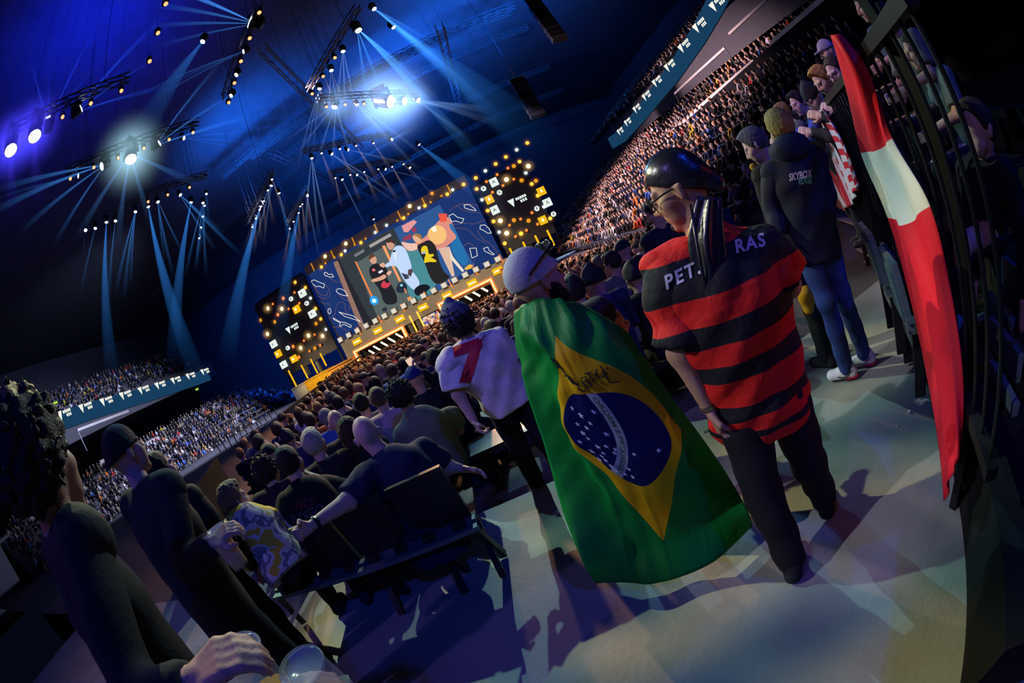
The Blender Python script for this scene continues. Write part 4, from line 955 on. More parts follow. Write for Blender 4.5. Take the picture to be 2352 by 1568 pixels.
# ================================================================== people and things built one by one
def stamp(vs, fs, origin, right, up, bvh, name, m, root, lift=.004, cuts=2):
    """lay a flat print on a cloth: text coordinates -> picture frame -> first cloth surface met"""
    bmx = bmesh.new(); vv = [bmx.verts.new((v.x, v.y, 0)) for v in vs]
    for f in fs:
        try: bmx.faces.new([vv[i] for i in f])
        except ValueError: pass
    bmesh.ops.triangulate(bmx, faces=bmx.faces[:])
    for _ in range(cuts):
        es = [e for e in bmx.edges if e.calc_length() > .18]
        if es: bmesh.ops.subdivide_edges(bmx, edges=es, cuts=1); bmesh.ops.triangulate(bmx, faces=bmx.faces[:])
    ok = True
    for v in bmx.verts:
        x = origin[0] + right[0] * v.co.x + up[0] * v.co.y; y = origin[1] + right[1] * v.co.x + up[1] * v.co.y
        d = pdir(x, y); h = bvh.ray_cast(EYE, d)
        if h[0] is None: h = (EYE + d * 99, None, None, None)
        v.co = h[0] - d * lift - root.location
    bmesh.ops.delete(bmx, geom=[v for v in bmx.verts if v.co.length > 20], context='VERTS')
    me = bpy.data.meshes.new(name); bmx.to_mesh(me); bmx.free(); me.materials.append(m)
    return new_obj(name, me, root)
def bvh_of(*objs):
    V = []; F = []; n = 0
    for o in objs:
        V += [o.matrix_world @ v.co if False else Vector(v.co) + (o.parent.location if o.parent else o.location) for v in o.data.vertices]; F += [tuple(i + n for i in p.vertices) for p in o.data.polygons]; n = len(V)
    return BVHTree.FromPolygons(V, F)
def child(root, name): return [c for c in root.children if c.name.split('.')[0] == name][0]
def glasses(root, c, R, s=1.0, dz=0., m=None, dark=False, name='glasses', pitch=0.):
    T = lambda x, y, z: Vector(n3(c) + R @ n3((x * s, y * s, (z + dz) * s))); b_ = MB()
    for q in (-1, 1):
        b_.tube([T(q * .083, -.03, .012), T(q * .084, .04, .02), T(q * .076, .105, .02)], .0032 * s, 6)
        pts = [T(q * (.036 + .028 * math.cos(a)), .114 - .006 * abs(math.cos(a)), .014 + .021 * math.sin(a)) for a in [i * math.pi / 6 for i in range(13)]]; b_.tube(pts, .003 * s, 6, cap=False)
    b_.tube([T(-.012, .117, .018), T(.012, .117, .018)], .003 * s, 6)
    o = b_.build(name, m or M['plastic'], root, root.location)
    for q in (-1, 1):
        l = MB(); l.add([T(q * (.036 + .027 * math.cos(a)), .1135 - .006 * abs(math.cos(a)), .014 + .02 * math.sin(a)) for a in [i * math.pi / 6 for i in range(12)]], [tuple(range(12))])
        l.build('lens', M['clearlens'], o, root.location)
    return o
M['darklens'] = mat('dark_lens', (.02, .02, .025), .1, spec=.6)
M['clearlens'] = mat('clear_lens', (.10, .10, .12), .05, spec=.6); M['clearlens'].node_tree.nodes['Principled BSDF'].inputs['Alpha'].default_value = .22
M['satin'] = mat('black_satin', (.012, .014, .02), .28, bump=.25, bscale=14, spec=.7)
def sheet(name, grid, us, vs_, nu, nv, m, origin, parent=None, thick=.004, disp=None):
    """smooth cloth through a grid of points (rows v, columns u), with real thickness and uv"""
    G = np.array([[list(p) for p in row] for row in grid], float)
    def interp(A, t0, t1):
        out = []
        for t in t1:
            i = min(max(np.searchsorted(t0, t) - 1, 0), len(t0) - 2); h = t0[i + 1] - t0[i]; s = (t - t0[i]) / h
            def tan(k):
                if k == 0: return (A[1] - A[0]) / (t0[1] - t0[0])
                if k == len(t0) - 1: return (A[-1] - A[-2]) / (t0[-1] - t0[-2])
                return (A[k + 1] - A[k - 1]) / (t0[k + 1] - t0[k - 1])
            out.append((2 * s**3 - 3 * s**2 + 1) * A[i] + (s**3 - 2 * s**2 + s) * h * tan(i) + (-2 * s**3 + 3 * s**2) * A[i + 1] + (s**3 - s**2) * h * tan(i + 1))
        return np.array(out)
    U = np.linspace(us[0], us[-1], nu); Vv = np.linspace(vs_[0], vs_[-1], nv)
    A = interp(G, np.array(vs_), Vv); A = np.swapaxes(interp(np.swapaxes(A, 0, 1), np.array(us), U), 0, 1)      # nv x nu x 3
    du = np.gradient(A, axis=1); dv = np.gradient(A, axis=0); N = np.cross(du, dv); N /= np.linalg.norm(N, axis=-1, keepdims=True) + 1e-9
    cvec = np.array(EYE) - A; sg = np.sign((N * cvec).sum(-1).mean()); N *= sg if sg else 1
    if disp is not None:
        uu, vv = np.meshgrid(U, Vv); A = A + N * disp(uu, vv)[..., None]
    V = np.concatenate([A.reshape(-1, 3), (A - N * thick).reshape(-1, 3)]) - np.array(origin)
    F = []; n = nu * nv
    I = lambda j, i: j * nu + i
    for j in range(nv - 1):
        for i in range(nu - 1):
            F.append((I(j, i), I(j, i + 1), I(j + 1, i + 1), I(j + 1, i))); F.append((n + I(j, i), n + I(j + 1, i), n + I(j + 1, i + 1), n + I(j, i + 1)))
    for i in range(nu - 1): F += [(I(0, i), n + I(0, i), n + I(0, i + 1), I(0, i + 1)), (I(nv - 1, i), I(nv - 1, i + 1), n + I(nv - 1, i + 1), n + I(nv - 1, i))]
    for j in range(nv - 1): F += [(I(j, 0), I(j + 1, 0), n + I(j + 1, 0), n + I(j, 0)), (I(j, nu - 1), n + I(j, nu - 1), n + I(j + 1, nu - 1), I(j + 1, nu - 1))]
    me = mesh(name, V, F, m, True)
    uv = me.uv_layers.new(name='UVMap'); UVv = [(U[i], 1 - Vv[j]) for _ in (0, 1) for j in range(nv) for i in range(nu)]
    li = np.empty(len(me.loops), int); me.loops.foreach_get('vertex_index', li); arr = np.array(UVv)[li]; uv.data.foreach_set('uv', arr.ravel())
    o = new_obj(name, me, parent, None if parent else origin)
    surf_fn = lambda u, v: (A[min(max(int(round((v - Vv[0]) / (Vv[-1] - Vv[0]) * (nv - 1))), 0), nv - 1), min(max(int(round((u - U[0]) / (U[-1] - U[0]) * (nu - 1))), 0), nu - 1)])
    def exact(u, v):
        a = (u - U[0]) / (U[-1] - U[0]) * (nu - 1); b = (v - Vv[0]) / (Vv[-1] - Vv[0]) * (nv - 1); i = int(min(max(a, 0), nu - 1.001)); j = int(min(max(b, 0), nv - 1.001)); a -= i; b -= j
        P = A[j, i] * (1 - a) * (1 - b) + A[j, i + 1] * a * (1 - b) + A[j + 1, i] * (1 - a) * b + A[j + 1, i + 1] * a * b
        return Vector(P), Vector(N[j, i])
    return o, exact
def uvmat(name, build, rough=.75, trans=.0):
    m = bpy.data.materials.new(name); m.use_nodes = True; nt = m.node_tree; b = nt.nodes['Principled BSDF']; b.inputs['Roughness'].default_value = rough; b.inputs['Specular IOR Level'].default_value = .3
    t = nt.nodes.new('ShaderNodeUVMap'); s = nt.nodes.new('ShaderNodeSeparateXYZ'); nt.links.new(t.outputs[0], s.inputs[0])
    def op(o, *a):
        k = nt.nodes.new('ShaderNodeMath'); k.operation = o
        for i, x in enumerate(a):
            if isinstance(x, (int, float)): k.inputs[i].default_value = x
            else: nt.links.new(x, k.inputs[i])
        return k.outputs[0]
    def mix(f, a, c):
        k = nt.nodes.new('ShaderNodeMix'); k.data_type = 'RGBA'; nt.links.new(f, k.inputs['Factor'])
        for nm, x in (('A', a), ('B', c)):
            if isinstance(x, tuple): k.inputs[nm].default_value = (*x, 1)
            else: nt.links.new(x, k.inputs[nm])
        return k.outputs['Result']
    col = build(op, mix, s.outputs['X'], s.outputs['Y'])
    n2 = nt.nodes.new('ShaderNodeTexNoise'); n2.inputs['Scale'].default_value = 9; n2.inputs['Detail'].default_value = 5
    mp = nt.nodes.new('ShaderNodeMapping'); mp.inputs['Scale'].default_value = (3, 1, 1); nt.links.new(t.outputs[0], mp.inputs[0]); nt.links.new(mp.outputs[0], n2.inputs['Vector'])
    bp = nt.nodes.new('ShaderNodeBump'); bp.inputs['Strength'].default_value = .16; bp.inputs['Distance'].default_value = .03; nt.links.new(n2.outputs['Fac'], bp.inputs['Height']); nt.links.new(bp.outputs['Normal'], b.inputs['Normal'])
    nt.links.new(col, b.inputs['Base Color'])
    if trans:
        tr = nt.nodes.new('ShaderNodeBsdfTranslucent'); nt.links.new(col, tr.inputs[0]); ms = nt.nodes.new('ShaderNodeMixShader'); ms.inputs[0].default_value = trans
        nt.links.new(b.outputs[0], ms.inputs[1]); nt.links.new(tr.outputs[0], ms.inputs[2]); nt.links.new(ms.outputs[0], nt.nodes['Material Output'].inputs[0])
    return m
def zstripes(name, cols, edges, lo, hi):
    m = bpy.data.materials.new(name); m.use_nodes = True; nt = m.node_tree; b = nt.nodes['Principled BSDF']; b.inputs['Roughness'].default_value = .75; b.inputs['Specular IOR Level'].default_value = .25
    tc = nt.nodes.new('ShaderNodeTexCoord'); s = nt.nodes.new('ShaderNodeSeparateXYZ'); nt.links.new(tc.outputs['Object'], s.inputs[0])
    nz = nt.nodes.new('ShaderNodeTexNoise'); nz.inputs['Scale'].default_value = 4; nt.links.new(tc.outputs['Object'], nz.inputs['Vector'])
    ad = nt.nodes.new('ShaderNodeMath'); ad.operation = 'MULTIPLY_ADD'; nt.links.new(nz.outputs['Fac'], ad.inputs[0]); ad.inputs[1].default_value = .03; nt.links.new(s.outputs['Z'], ad.inputs[2])
    mr = nt.nodes.new('ShaderNodeMapRange'); mr.inputs['From Min'].default_value = lo + .015; mr.inputs['From Max'].default_value = hi + .015; nt.links.new(ad.outputs[0], mr.inputs['Value'])
    cr = nt.nodes.new('ShaderNodeValToRGB'); cr.color_ramp.interpolation = 'CONSTANT'; el = cr.color_ramp.elements
    ed = [lo] + edges
    while len(el) < len(ed): el.new(.5)
    for e, p, c in zip(el, ed, cols): e.position = max(0, (p - lo) / (hi - lo)); e.color = (*c, 1)
    nt.links.new(mr.outputs['Result'], cr.inputs['Fac']); nt.links.new(cr.outputs['Color'], b.inputs['Base Color'])
    n2 = nt.nodes.new('ShaderNodeTexNoise'); n2.inputs['Scale'].default_value = 22; nt.links.new(tc.outputs['Object'], n2.inputs['Vector'])
    bp = nt.nodes.new('ShaderNodeBump'); bp.inputs['Strength'].default_value = .35; bp.inputs['Distance'].default_value = .02; nt.links.new(n2.outputs['Fac'], bp.inputs['Height']); nt.links.new(bp.outputs['Normal'], b.inputs['Normal'])
    return m
def head_frame(az, p=0., r=0.): return frame(az, p, r)
MC = lambda n, c, **k: mat(n, c, **k)

# ---- man in the red and black striped jersey, seen from behind, head turned left
RED, BLK = (.62, .015, .012), (.010, .010, .014)
M['jersey'] = zstripes('striped_jersey', [RED, BLK, RED, BLK, RED, BLK, RED, BLK, RED, BLK, RED], [.69, .725, .79, .85, .955, 1.02, 1.10, 1.18, 1.27, 1.40], .4, 1.7)
M['white_print'] = mat('white_print', (.55, .55, .60), .6); M['red_print'] = mat('red_print', (.45, .01, .03), .6); M['mint_print'] = mat('mint_print', (.10, .42, .30), .6)
J = dict(head=H(1562, 438, 1.45), neck=H(1618, 566, 1.45), pelvis=H(1722, 850, 1.49), sl=H(1540, 622, 1.44), sr=H(1758, 585, 1.52), el=H(1562, 810, 1.42), wl=H(1630, 938, 1.40), er=H(1812, 655, 1.54), wr=H(1786, 650, 1.78),
         kl=H(1752, 1130, 1.36), kr=H(1858, 1060, 1.52), al=PZ(1818, 1285, .09), ar=PZ(1893, 1142, .09))
p1 = human(J, 'man in a red and black striped jersey with a black durag, seen from behind', 24, -52, -14, 0, skin=(.40, .24, .15), hair='bald', top=(1, 1, 1), bottom=(.006, .007, .010), shoe=(.012, .012, .015), sleeve=.86, hem=.25, loose=1.32, girth=1.08, trouser=1.12, res=.012, hres=.006, shirtmat=M['jersey'], topname='jersey', drape=.014,
           hands={'l': dict(curl=.9, n=frame(24)[:, 0] * -1)})
RH = head_frame(-52, -14); hc = n3(J['head']); T = lambda x, y, z: hc + RH @ n3((x, y, z))
jer = child(p1, 'jersey'); bv = bvh_of(jer)
stamp(*TXT['PET'], (1527, 652), (37, -18), (-7, -44), bv, 'lettering', M['white_print'], p1)
stamp(*TXT['RAS'], (1688, 568), (36, -9), (-6, -42), bv, 'lettering', M['white_print'], p1)
dr = surf([('e', T(0, -.016, .042), (.087, .108, .106), RH), ('c', T(0, -.08, .0), T(0, -.115, -.05), .055, .035)], .008, .03, clips=[(T(0, .05, .055), RH @ n3((0, .62, -.78)))], noise=wrinkle(.0025, 1, 75))
part(p1, 'durag', dr, M['satin'])
sheet('durag_tail', [[H(1598, 452, 1.36), H(1628, 450, 1.345), H(1655, 452, 1.36)], [H(1582, 540, 1.35), H(1622, 545, 1.315), H(1662, 535, 1.34)], [H(1592, 630, 1.34), H(1636, 635, 1.30), H(1676, 612, 1.33)], [H(1602, 690, 1.335), H(1642, 695, 1.31), H(1684, 665, 1.335)]],
      [0, .5, 1], [0, .33, .7, 1], 18, 30, M['satin'], p1.location, p1, .004, lambda u, v: .006 * np.sin(u * 14 + v * 3))
MB().tube([H(1586, 470, 1.36), H(1598, 545, 1.315), H(1610, 610, 1.30), H(1626, 695, 1.30)], [.004, .005, .006, .006], 8).build('durag_tie', M['satin'], p1, p1.location, smooth=True)
glasses(p1, J['head'], RH, 1.0)
part(p1, 'goatee', surf([('c', T(0, .088, -.088), T(0, .082, -.102), .02, .014)], .006, .01, noise=tuft(.003, 150)), M['hair'], (.01, .01, .01))
part(p1, 'collar', surf([('c', n3(H(1570, 560, 1.47)), n3(H(1610, 545, 1.52)), .022, .022), ('c', n3(H(1570, 560, 1.47)), n3(H(1640, 585, 1.40)), .022, .02)], .008, .02), M['cloth'], (.05, .06, .07))
wb = n3(J['wl']) + (n3(J['el']) - n3(J['wl'])) * .06; MB().lathe([(.034, -.009), (.036, 0), (.034, .009)], wb, n3(J['wl']) - n3(J['el']), 16).build('bracelet', mat('pale_metal_bracelet', (.5, .42, .25), .3, metal=.9), p1, p1.location)

# ---- man wrapped in a flag, grey cap with sunglasses on it, face in profile to the right
hb = H(1238, 652, 1.72); vb = hb + Vector((.045, .05, -.17))
J = dict(head=hb, neck=vb, pelvis=vb + Vector((.0, .03, -.52)), er=H(1395, 790, 1.86), wr=H(1428, 778, 1.84), sr=vb + Vector((.16, .06, -.07)), sl=vb + Vector((-.10, .07, -.08)), el=vb + Vector((-.06, .15, -.32)), wl=vb + Vector((.04, .26, -.30)))
J['kl'] = Vector((J['pelvis'].x - .1, J['pelvis'].y + .02, .47)); J['kr'] = Vector((J['pelvis'].x + .12, J['pelvis'].y - .04, .47)); J['al'] = Vector((J['pelvis'].x - .1, J['pelvis'].y, .09)); J['ar'] = Vector((J['pelvis'].x + .16, J['pelvis'].y - .06, .09))
p2 = human(J, 'bearded man in a grey cap wrapped in a green and yellow flag', 15, 70, 2, 0, skin=(.45, .26, .18), hair='bald', top=(.02, .02, .03), bottom=(.008, .009, .012), res=.014, hres=.006, sleeve=2, hands={'r': dict(d=(.1, .1, 1), n=(0, -1, 0), curl=1.5)})
RH = head_frame(70, 2); hc = n3(J['head']); T = lambda x, y, z: hc + RH @ n3((x, y, z))
cp = surf([('e', T(0, -.016, .052), (.094, .112, .112), RH), ('c', T(-.05, .085, .052), T(.05, .085, .052), .012, .012)], .007, .02, clips=[(T(0, -.01, .022), RH @ n3((0, .12, -1)))], noise=wrinkle(.002, 3, 45))
br_ = surf([('e', T(0, .135, .050), (.082, .085, .006), RH)], .0045, .01, clips=[(T(0, .07, .05), RH @ n3((0, -1, 0)))])
M['capcloth'] = mat('grey_cap_cloth', (.36, .37, .44), .8, bump=.15, bscale=60)
part(p2, 'cap', cp, M['capcloth']); part(p2, 'cap_brim', br_, M['capcloth'])
sg = MB()
sg.tube([T(-.1, -.07, .055), T(-.105, .0, .09), T(-.085, .085, .125), T(0, .112, .14), T(.085, .085, .125), T(.105, .0, .09), T(.1, -.07, .055)], .007, 6)
sgo = sg.build('sunglasses', M['plastic'], p2, p2.location)
for q in (-1, 1): part(sgo, 'lens', surf([('e', T(q * .042, .098, .128), (.036, .010, .024), RH)], .006, .01), M['darklens'], base=p2.location)
bd = surf([('c', T(0, .03, -.045), T(0, .066, -.098), .069, .036), ('c', T(-.062, .018, -.02), T(-.045, .045, -.07), .022, .03), ('c', T(.062, .018, -.02), T(.045, .045, -.07), .022, .03), ('c', T(-.02, .1, -.038), T(.02, .1, -.038), .010, .010)], .006, .015, clips=[(T(0, .05, -.022), RH @ n3((0, .3, 1)))], cuts=[('e', T(0, .105, -.057), (.016, .02, .006), RH)], noise=tuft(.004, 140))
part(p2, 'beard', bd, M['hair'], (.008, .007, .007))
part(p2, 'eyebrow', surf([('c', T(.016, .091, .038), T(.052, .082, .040), .006, .005)], .004, .005), M['hair'], (.01, .008, .008)); part(p2, 'eyebrow', surf([('c', T(-.016, .091, .038), T(-.052, .082, .040), .006, .005)], .004, .005), M['hair'], (.01, .008, .008))
for q in (-1, 1): part(p2, 'eye', surf([('e', T(q * .033, .084, .014), (.013, .009, .007), RH)], .003, .004), M['cloth'], (.03, .02, .02))
# the flag
def fh(x, y, b, du): return H(x, y, b + du)
US = [0, .12, .25, .5, .75, .88, 1]; DU = [.26, .17, .07, 0, .0, .06, .15]
ROWS = [(0, [(1186, 720), (1190, 708), (1206, 696), (1248, 684), (1300, 688), (1325, 696), (1346, 706)], 1.60), (.085, [(1192, 800), (1198, 778), (1216, 766), (1275, 770), (1365, 732), (1412, 748), (1448, 772)], 1.52), (.3, [(1206, 885), (1256, 860), (1273, 858), (1335, 890), (1450, 842), (1490, 852), (1520, 878)], 1.46),
        (.5, [(1247, 1015), (1294, 975), (1302, 990), (1420, 1012), (1535, 992), (1566, 985), (1604, 990)], 1.45), (.7, [(1288, 1150), (1352, 1095), (1376, 1092), (1478, 1130), (1568, 1092), (1612, 1086), (1670, 1086)], 1.44), (.915, [(1338, 1290), (1424, 1262), (1452, 1252), (1525, 1240), (1620, 1202), (1666, 1190), (1718, 1174)], None), (1, [(1368, 1335), (1440, 1335), (1480, 1343), (1550, 1328), (1640, 1290), (1690, 1250), (1729, 1208)], None)]
grid = []
for v, pts, b in ROWS:
    if b: grid.append([H(x, y, b + d) for (x, y), d in zip(pts, DU)])
    else: grid.append([PZ(x, y, (.26 if v < 1 else .10) + .04 * (i == 0)) for i, (x, y) in enumerate(pts)])
GREEN, YEL, NAVY = (.004, .27, .05), (.72, .47, .008), (.006, .010, .13)
def flagcols(op, mix, x, y):
    du = op('ABSOLUTE', op('SUBTRACT', x, .5)); dv = op('ABSOLUTE', op('SUBTRACT', y, .5))
    rh = op('LESS_THAN', op('ADD', op('DIVIDE', du, .5 - 1.7 / 14), op('DIVIDE', dv, .5 - 1.7 / 20)), 1.0)
    X = op('MULTIPLY', op('SUBTRACT', x, .5), 14.0); Y = op('MULTIPLY', op('SUBTRACT', y, .5), 20.0)
    rr = op('SQRT', op('ADD', op('MULTIPLY', X, X), op('MULTIPLY', Y, Y))); ci = op('LESS_THAN', rr, 3.5)
    # band: ring about a point beyond the left edge of the disc
    cx, cy = -7.2, 2.2
    ax, ay = op('SUBTRACT', X, cx), op('SUBTRACT', Y, cy); ra = op('SQRT', op('ADD', op('MULTIPLY', ax, ax), op('MULTIPLY', ay, ay)))
    bd_ = op('MULTIPLY', op('MULTIPLY', op('GREATER_THAN', ra, 7.35), op('LESS_THAN', ra, 8.05)), ci)
    return mix(bd_, mix(ci, mix(rh, GREEN, YEL), NAVY), (.45, .52, .62))
M['flag'] = uvmat('green_yellow_flag', flagcols, .5, .45)
def fdisp(u, v):
    top = np.exp(-((v - .08) / .12) ** 2)
    return .010 * top * np.sin(26 * v + 12 * u + 3 * np.sin(9 * u)) + .010 * v * np.sin(11 * u + 1.5 * v) + .004 * np.sin(38 * u + 9 * v) * (u < .5) + .008 * np.exp(-((u - .12) / .1) ** 2) * np.sin(20 * v + 8 * u) + .003 * np.sin(60 * v + 20 * u) * np.exp(-((u - .2) / .18) ** 2)
fl_, fe = sheet('flag', grid, US, [r[0] for r in ROWS], 90, 120, M['flag'], p2.location, None, .003, fdisp)
tag(fl_, 'green flag with yellow diamond and blue starry disc worn as a cape', 'flag')
def onflag(X, Y, lift=.004):     # flag modules -> point on the cloth
    p, n = fe(.5 + X / 14, .5 - Y / 20); return p + n * lift
fp = fl_.location
vs, fs = TXT['O']
wmax = max(v.x for v in vs)
q = []
for v in vs:
    a = math.radians(-16) - (v.x / wmax) * math.radians(23.5) + 0; r = 7.72 + (v.y) * .42
    q.append(onflag(-7.2 + r * math.cos(a), 2.2 + r * math.sin(a), .005))
MB().add(q, fs).build('motto', mat('dark_green_print', (.01, .08, .05), .6), fl_, fp)
M['starp'] = mat('white_star_print', (.55, .60, .75), .6)
for sx, sy, ss in [(-2.3, 1.9, .2), (-1.7, 1.6, .26), (-1.2, 1.2, .2), (-2.3, .8, .2), (-1.7, .7, .2), (-2.2, .15, .24), (-.3, 2.2, .24), (-.5, .5, .24), (-1.0, -.5, .2), (-1.6, -.7, .22), (-.5, -.7, .22), (-.7, -1.0, .2), (.6, -1.0, .18), (2.3, -1.1, .24), (-2.8, -.7, .2), (-2.4, -1.5, .26), (-1.8, -1.6, .18), (-2.3, -2.2, .24), (-1.7, -1.9, .2), (-1.5, -2.3, .24), (-1.3, -2.6, .22), (-.8, -2.7, .2), (-.3, -2.2, .18), (-.3, -2.8, .2), (-2.0, -.2, .16), (-1.5, -1.2, .18)]:
    pts = [onflag(sx + (ss if k % 2 == 0 else ss * .42) * math.sin(k * math.pi / 5), sy + (ss if k % 2 == 0 else ss * .42) * math.cos(k * math.pi / 5), .005) for k in range(10)]
    MB().add(pts + [onflag(sx, sy, .006)], [(k, (k + 1) % 10, 10) for k in range(10)]).build('star', M['starp'], fl_, fp)
for pts in ([(-2.0, 6.3), (-1.5, 5.9), (-1.7, 5.3), (-1.2, 5.6), (-.9, 5.1), (-1.4, 4.7), (-.7, 4.9), (-.2, 4.2)], [(-2.1, 5.8), (-1.6, 6.2), (-1.1, 5.5), (-1.9, 5.4)], [(-.9, 5.0), (-.5, 4.3), (.0, 4.4), (-.3, 3.9), (.2, 3.7)],
            [(.4, 4.6), (.5, 3.9), (.9, 4.0), (.8, 4.4), (.5, 4.3), (.9, 4.7), (.4, 4.7)], [(1.1, 4.9), (1.2, 4.1)], [(.9, 4.9), (1.4, 4.8)], [(1.8, 4.8), (1.5, 4.5), (1.7, 4.2), (2.0, 4.3)], [(2.1, 4.9), (2.1, 4.2), (2.4, 4.6), (2.1, 4.6), (2.0, 3.7), (2.6, 3.5)]):
    MB().tube([onflag(a * .9, b, .006) for a, b in pts], .0028, 5).build('signature', M['print_black'], fl_, fp)

# ---- person in a white jersey with a red 7 and a dark beanie
J = dict(head=H(1058, 752, 2.85), neck=H(1090, 803, 2.83), pelvis=H(1158, 895, 2.85), sl=H(1035, 832, 2.8), sr=H(1142, 786, 2.85), el=H(1052, 905, 2.75), wl=H(1086, 962, 2.7), er=H(1180, 838, 2.85), wr=H(1212, 898, 2.9))
pe = J['pelvis']; gx = frame(-8)[:, 0]
for s_, q in (('l', -1), ('r', 1)): J['k' + s_] = Vector((pe.x + gx[0] * q * .1, pe.y + .03, .36)); J['a' + s_] = Vector((pe.x + gx[0] * q * .11, pe.y + .12, -.03))
p3 = human(J, 'person in a white number 7 jersey and dark beanie, seen from behind', -8, -20, -8, 0, skin=(.48, .32, .25), hair='curly', haircol=(.02, .018, .018), hs=.98, top=(.62, .60, .62), bottom=(.008, .009, .012), res=.013, hres=.008, sleeve=.85, hem=.12, loose=1.28, topname='jersey', drape=.014, seed=4, hands={'l': dict(curl=1.3), 'r': dict(curl=.6)})
RH = head_frame(-20, -8); T = lambda x, y, z: n3(J['head']) + RH @ n3((x, y, z))
part(p3, 'beanie', surf([('e', T(0, -.02, .075), (.108, .125, .115), RH), ('c', T(0, -.03, .15), T(0, -.05, .19), .06, .03)], .009, .03, clips=[(T(0, -.01, .03), RH @ n3((0, .25, -1)))], noise=wrinkle(.004, 2, 50)), M['cloth'], (.09, .12, .18))
bv = bvh_of(child(p3, 'jersey'))
stamp(*TXT['7'], (1080, 834), (128, -48), (-15, -112), bv, 'number', M['red_print'], p3, .005)
stamp(*TXT['TW'], (1064, 772), (15.5, -7.5), (-5, -18), bv, 'lettering', M['red_print'], p3, .005)

# ---- man in a navy hoodie with white and mint lettering
J = dict(head=H(1797, 300, 2.75), neck=H(1818, 352, 2.75), pelvis=H(1868, 545, 2.72), sl=H(1778, 398, 2.72), sr=H(1872, 366, 2.8), el=H(1775, 480, 2.72), wl=H(1795, 545, 2.6), er=H(1898, 450, 2.85), wr=H(1905, 520, 2.95), kl=H(1898, 690, 2.64), kr=H(1930, 668, 2.78), al=PZ(1942, 842, .10), ar=PZ(1985, 812, .10))
tv = (PZ(1898, 880, 0) - PZ(1975, 868, 0)).normalized(); J['tl'] = tv; J['tr'] = tv
p4 = human(J, 'man in a navy hoodie, jeans and white sneakers beside the hung flags', 30, 20, -10, 0, skin=(.5, .33, .25), hair='short', haircol=(.34, .22, .06), top=(.008, .013, .042), bottom=(.02, .045, .20), shoe=(.62, .58, .72), res=.014, hres=.009, sleeve=2, hem=.14, loose=1.18, topname='hoodie', drape=.008, trouser=.95)
n0 = n3(J['neck']); RB = frame(30)
part(p4, 'hood', surf([('e', n0 - RB[:, 1] * .07 + n3((0, 0, .03)), (.13, .085, .095), RB), ('c', n0 - RB[:, 0] * .09 + n3((0, 0, .03)), n0 + RB[:, 0] * .09 + n3((0, 0, .03)), .06, .06)], .011, .04, cuts=[('e', n0 + n3((0, 0, .10)) + RB[:, 1] * .03, (.075, .09, .09), RB)], noise=wrinkle(.004, 1, 40)), M['cloth'], (.008, .013, .042))
part(p4, 'scarf', surf([('c', n0 - RB[:, 0] * .05 - RB[:, 1] * .085 + n3((0, 0, .06)), n0 + RB[:, 0] * .05 - RB[:, 1] * .09 + n3((0, 0, .075)), .022, .018)], .008, .02), M['cloth'], (.55, .02, .02))
bv = bvh_of(child(p4, 'hoodie'))
stamp(*TXT['SKYBOX'], (1864, 398), (13.6, -2.8), (-2, -23), bv, 'lettering', M['white_print'], p4, .005); stamp(*TXT['EDGE'], (1864, 414), (12.0, -1.2), (-2, -21), bv, 'lettering', M['mint_print'], p4, .005)
for s_ in 'lr':     # dark curved mark and red heel on the sneakers
    a = n3(J['a' + s_]); lat = np.cross(n3(tv), n3((0, 0, 1))); sd = 1 if float(lat @ (n3(EYE) - a)) > 0 else -1; T = lambda x, z, o: a + n3(tv) * x + lat * sd * o + n3((0, 0, z))
    MB().tube([T(.07, -.045, .045), T(.03, -.06, .049), T(-.01, -.045, .05), T(-.055, -.01, .046)], [.003, .007, .006, .002], 6).build('swoosh', M['print_black'], p4, p4.location)
    part(p4, 'heel', surf([('c', T(-.06, -.06, 0), T(-.02, -.066, .0), .046, .046)], .008, .01, clips=[((0, 0, a[2] - .086), (0, 0, -1)), (T(0, -.062, 0), (0, 0, 1))]), M['cloth'], (.45, .02, .08))

# ---- other near people: (label, head px, hd, facing, head facing, pitch, hair, hair colour, top colour, pose extras)
def near(label, hp, hd, face, hface=None, hpitch=0., hair='crop', hc=(.015, .012, .012), top=(.012, .013, .017), neck=None, pelvis=None, seat=True, zf=None, skin=(.48, .30, .23), Jx=None, **k):
    h_ = H(*hp, hd); f_ = Vector(frame(face)[:, 1]); n_ = H(*neck[:2], neck[2] if len(neck) > 2 else hd) if neck else h_ - Vector((0, 0, .15)) - f_ * .03
    zf = zfloor(h_.y) if zf is None else zf
    pz = zf + .52 if seat else max(zf + .84, n_.z - .58)
    pe = H(*pelvis) if pelvis else Vector((n_.x, n_.y, pz)) - f_ * .05
    rt = Vector(frame(face)[:, 0]); J = dict(head=h_, neck=n_, pelvis=pe)
    for s_, q in (('l', -1), ('r', 1)):
        if seat: J['h' + s_] = pe + rt * q * .09 + f_ * .05; J['k' + s_] = Vector((pe.x, pe.y, zf + .5)) + rt * q * .13 + f_ * .45; J['a' + s_] = Vector((pe.x, pe.y, zf + .09)) + rt * q * .13 + f_ * .42
        else: J['k' + s_] = Vector((pe.x, pe.y, zf + .47)) + rt * q * .11 + f_ * .03; J['a' + s_] = Vector((pe.x, pe.y, zf + .09)) + rt * q * .12
        if seat: J['e' + s_] = (n_ + rt * q * .24 + f_ * .08 - Vector((0, 0, .30))); J['w' + s_] = n_ + rt * q * .12 + f_ * .32 - Vector((0, 0, .36))
    for a, b in (Jx or {}).items(): J[a] = H(*b)
    k.setdefault('res', .016); k.setdefault('hres', .009); k.setdefault('sleeve', 2)
    r = human(J, label, face, hface, hpitch, skin=skin, hair=hair, haircol=hc, top=top, **k)
    return r, J
